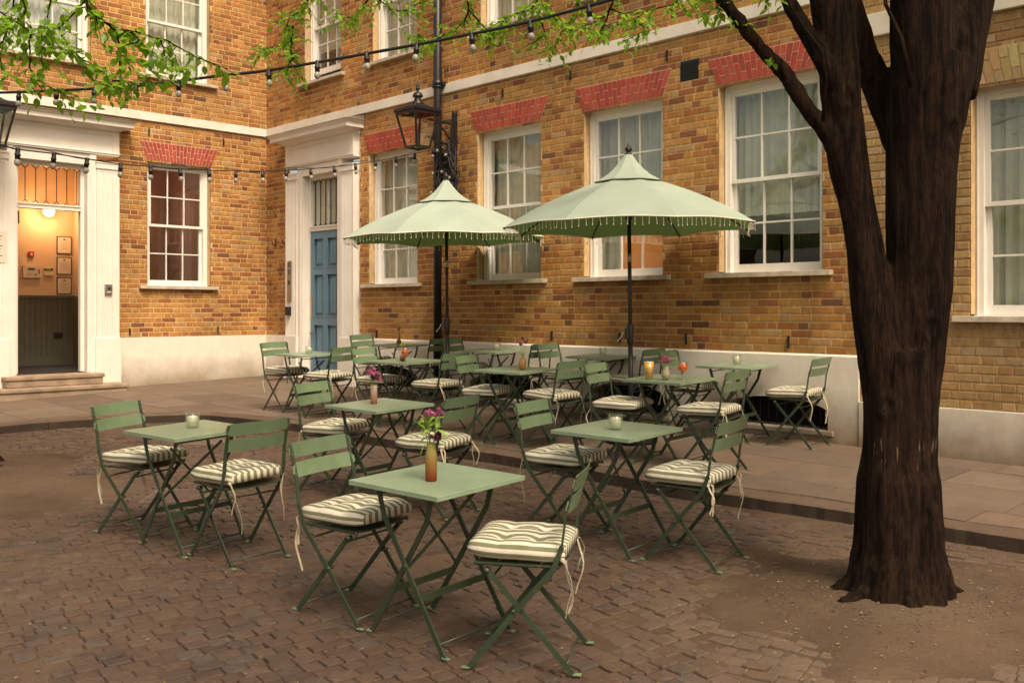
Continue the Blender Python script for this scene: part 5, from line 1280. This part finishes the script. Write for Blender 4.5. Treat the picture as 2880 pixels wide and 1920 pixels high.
bm_.tube([(1.48,4.57,2.50),(1.476,4.52,2.704),(1.45,4.50,2.819),(1.395,4.52,2.906),(1.319,4.55,3.041),(1.25,4.55,3.2)],[.010,.009,.009,.008,.007,.006],8)
# boughs above the picture and the crown they carry
def crown(lv,mb,cx_,cy_,zlo,n,rnd,rx=3.2,ry=3.4,leafL=.06,top=7.0,hub=None):
    nb=0
    while nb<n:
        x=cx_+rnd.gauss(0,rx*.55); y=cy_+rnd.gauss(0,ry*.55); z=rnd.uniform(zlo,top)
        if z<2.1+.36*max(y,0)+.15: continue
        if y<-1.5: continue
        # clump
        if noise.noise((x*.9,y*.9,z*.9))<-.12: continue
        mb.tube([(hub[0],hub[1],hub[2]),((hub[0]+x)/2,(hub[1]+y)/2,(hub[2]+z)/2+.5),(x,y,z)],[.02,.012,.003],5,False) if nb%9==0 else None
        for k in range(26):
            p=Vector((x+rnd.gauss(0,.22),y+rnd.gauss(0,.22),z+rnd.gauss(0,.12))); 
            if p.z<1.95+.345*max(p.y,0)+.1: continue
            d=Vector((rnd.uniform(-1,1),rnd.uniform(-1,1),rnd.uniform(-.8,.2))).normalized(); lv.leaf(p,d,Vector((rnd.uniform(-.5,.5),rnd.uniform(-.5,.5),1)),leafL*1.5*rnd.uniform(.7,1.2),rnd.random())
        nb+=1
crown(lv1,bm_,1.6,3.6,3.6,250,random.Random(5),hub=(1.9,4.75,5.0))
bm_.build('branches','bark',tree); b_=bpy.data.objects['branches']
for v in b_.data.vertices: v.co-=tree.location
lv1.build('crown',tree)
# second tree just off the left edge
tree2=empty('courtyard_tree',(-4.86,8.35,gz(-4.86,8.35)),label='tree at the left edge with leafy twigs hanging across the top left corner',cat='tree')
r2=[]
rnd=random.Random(8)
for k in range(9):
    a=2*PI*k/9+.05; c,s=math.cos(a),math.sin(a); L=.36
    r2.append(([(-4.86+c*.1,8.35+s*.1,1.0,.05),(-4.86+c*.15,8.35+s*.15,.6,.06),(-4.86+c*.24,8.35+s*.24,.36,.06),(-4.86+c*L,8.35+s*L,.24,.05),(-4.86+c*(L+.15),8.35+s*(L+.15),.14,.02)],8))
trunk_mesh([([(-4.86,8.35,.05,.28),(-4.86,8.35,.5,.22),(-4.9,8.35,1.5,.19),(-5.0,8.2,2.6,.16),(-4.9,7.8,3.8,.12),(-4.4,7.0,4.8,.08)],24),([(-4.9,7.8,3.7,.1),(-3.9,6.6,4.0,.06),(-2.9,5.6,3.8,.03)],10)]+r2,tree2.location,tree2,9,.02)
bm2=MB(); lv2=Leaves(); rt=random.Random(44)
T2P=[[(-2.9,5.6,3.8),(-2.4,5.0,3.6),(-2.129,4.8,3.284),(-2.129,4.8,3.154),(-2.094,4.8,3.095),(-2.036,4.8,3.045),(-1.97,4.8,3.001),(-1.905,4.8,2.995),(-1.759,4.8,2.958),(-1.586,4.8,2.877),(-1.433,4.8,2.812)]]
T2Q=[[(-1.97,4.8,3.001),(-1.966,4.8,2.806),(-1.992,4.8,2.747),(-1.988,4.8,2.708),(-1.905,4.8,2.664)],[(-2.129,4.8,3.154),(-2.268,4.8,3.023),(-2.318,4.8,2.986),(-2.427,4.8,2.871)],[(-2.449,4.8,3.241),(-2.449,4.8,3.154),(-2.486,4.8,3.082),(-2.558,4.8,2.995),(-2.623,4.8,2.936)],[(-2.405,4.8,3.023),(-2.421,4.8,2.821),(-2.384,4.8,2.762),(-2.318,4.8,2.719),(-2.231,4.8,2.679)],[(-1.905,4.8,2.995),(-1.84,4.8,2.936),(-1.905,4.8,2.849),(-1.818,4.8,2.827)],[(-2.268,4.8,3.023),(-2.231,4.8,2.914),(-2.101,4.8,2.882)],[(-2.471,4.8,3.219),(-2.514,4.8,3.023),(-2.503,4.8,2.871),(-2.471,4.8,2.74)],[(-1.992,4.8,2.747),(-1.883,4.8,2.762),(-1.786,4.8,2.751)],[(-2.601,4.8,3.11),(-2.492,4.8,3.056),(-2.362,4.8,2.958),(-2.188,4.8,2.893)],[(-1.76,4.8,2.958),(-1.70,4.8,2.85),(-1.62,4.8,2.80)],[(-2.3,4.8,3.25),(-2.36,4.8,3.1),(-2.33,4.8,2.9)],[(-2.2,4.8,2.9),(-2.1,4.8,2.82),(-2.0,4.8,2.80)]]
twigs(bm2,lv2,T2P,.010,.060,12,rt,0,.15); twigs(bm2,lv2,T2Q,.005,.060,24,rt,.25,.15)
crown(lv2,bm2,-4.0,6.5,3.8,150,random.Random(6),rx=2.0,ry=2.2,hub=(-4.6,7.4,4.6))
o=bm2.build('branches','bark',tree2)
for v in o.data.vertices: v.co-=tree2.location
lv2.build('crown',tree2)

# lamp glow in the third window
wl=empty('table_lamp',FR@Vector((7.93,.95,2.0)),label='small lit table lamp inside the third ground floor window',cat='lamp')
mb=MB(); mb.lathe([(.10,.14),(.10,.30),(.001,.301)],4); m,nt,b,o=newmat('lit_shade'); b.inputs['Emission Color'].default_value=(1,.72,.36,1); b.inputs['Emission Strength'].default_value=5; b.inputs['Base Color'].default_value=(.9,.8,.6,1); M['shade']=m
mb.build('lamp_shade','shade',wl); mb=MB(); mb.lathe([(.06,0),(.06,.02),(.012,.04),(.012,.14)],12); mb.build('lamp_base','brass',wl)
point(FR@Vector((7.93,.95,2.45)),14,(1,.55,.22),.08)
point(FL@Vector((-1.6,1.2,3.3)),9,(1,.66,.45),.1)

# ------------------------------------------------------------------ world, sun, camera
w=bpy.data.worlds.new('World'); sc.world=w; w.use_nodes=True; nt=w.node_tree
bg=nt.nodes['Background']; sky=nt.nodes.new('ShaderNodeTexSky'); sky.sky_type='NISHITA'; sky.sun_disc=False
SEL,SAZ=R(54),R(152)
sky.sun_elevation=SEL; sky.sun_rotation=SAZ; sky.dust_density=6; sky.air_density=1.0; sky.ozone_density=.6
c=mixc(nt,1.0,sky.outputs[0],(1.60,1.41,1.13),'MULTIPLY'); nt.links.new(c,bg.inputs[0]); bg.inputs[1].default_value=.15
s=bpy.data.lights.new('sun','SUN'); s.energy=2.7; s.angle=R(14); s.color=(1,.91,.78); so=bpy.data.objects.new('sun',s); COL.objects.link(so)
d=Vector((math.sin(SAZ)*math.cos(SEL),math.cos(SAZ)*math.cos(SEL),math.sin(SEL)))
so.rotation_euler=d.to_track_quat('Z','Y').to_euler(); so.location=(0,0,12)
cam=bpy.data.cameras.new('camera'); co=bpy.data.objects.new('camera',cam); COL.objects.link(co); co.location=(0,0,1.605); co.rotation_euler=(R(90),0,0)
cam.sensor_width=36; cam.lens=2207/2352*36; cam.shift_y=-72/2352; cam.clip_end=400; sc.camera=co
sc.cycles.max_bounces=7; sc.cycles.diffuse_bounces=3; sc.cycles.glossy_bounces=3; sc.cycles.transparent_max_bounces=10; sc.cycles.caustics_reflective=False; sc.cycles.caustics_refractive=False
sc.view_settings.view_transform='Standard'; sc.view_settings.look='None'; sc.view_settings.exposure=0; sc.view_settings.gamma=1
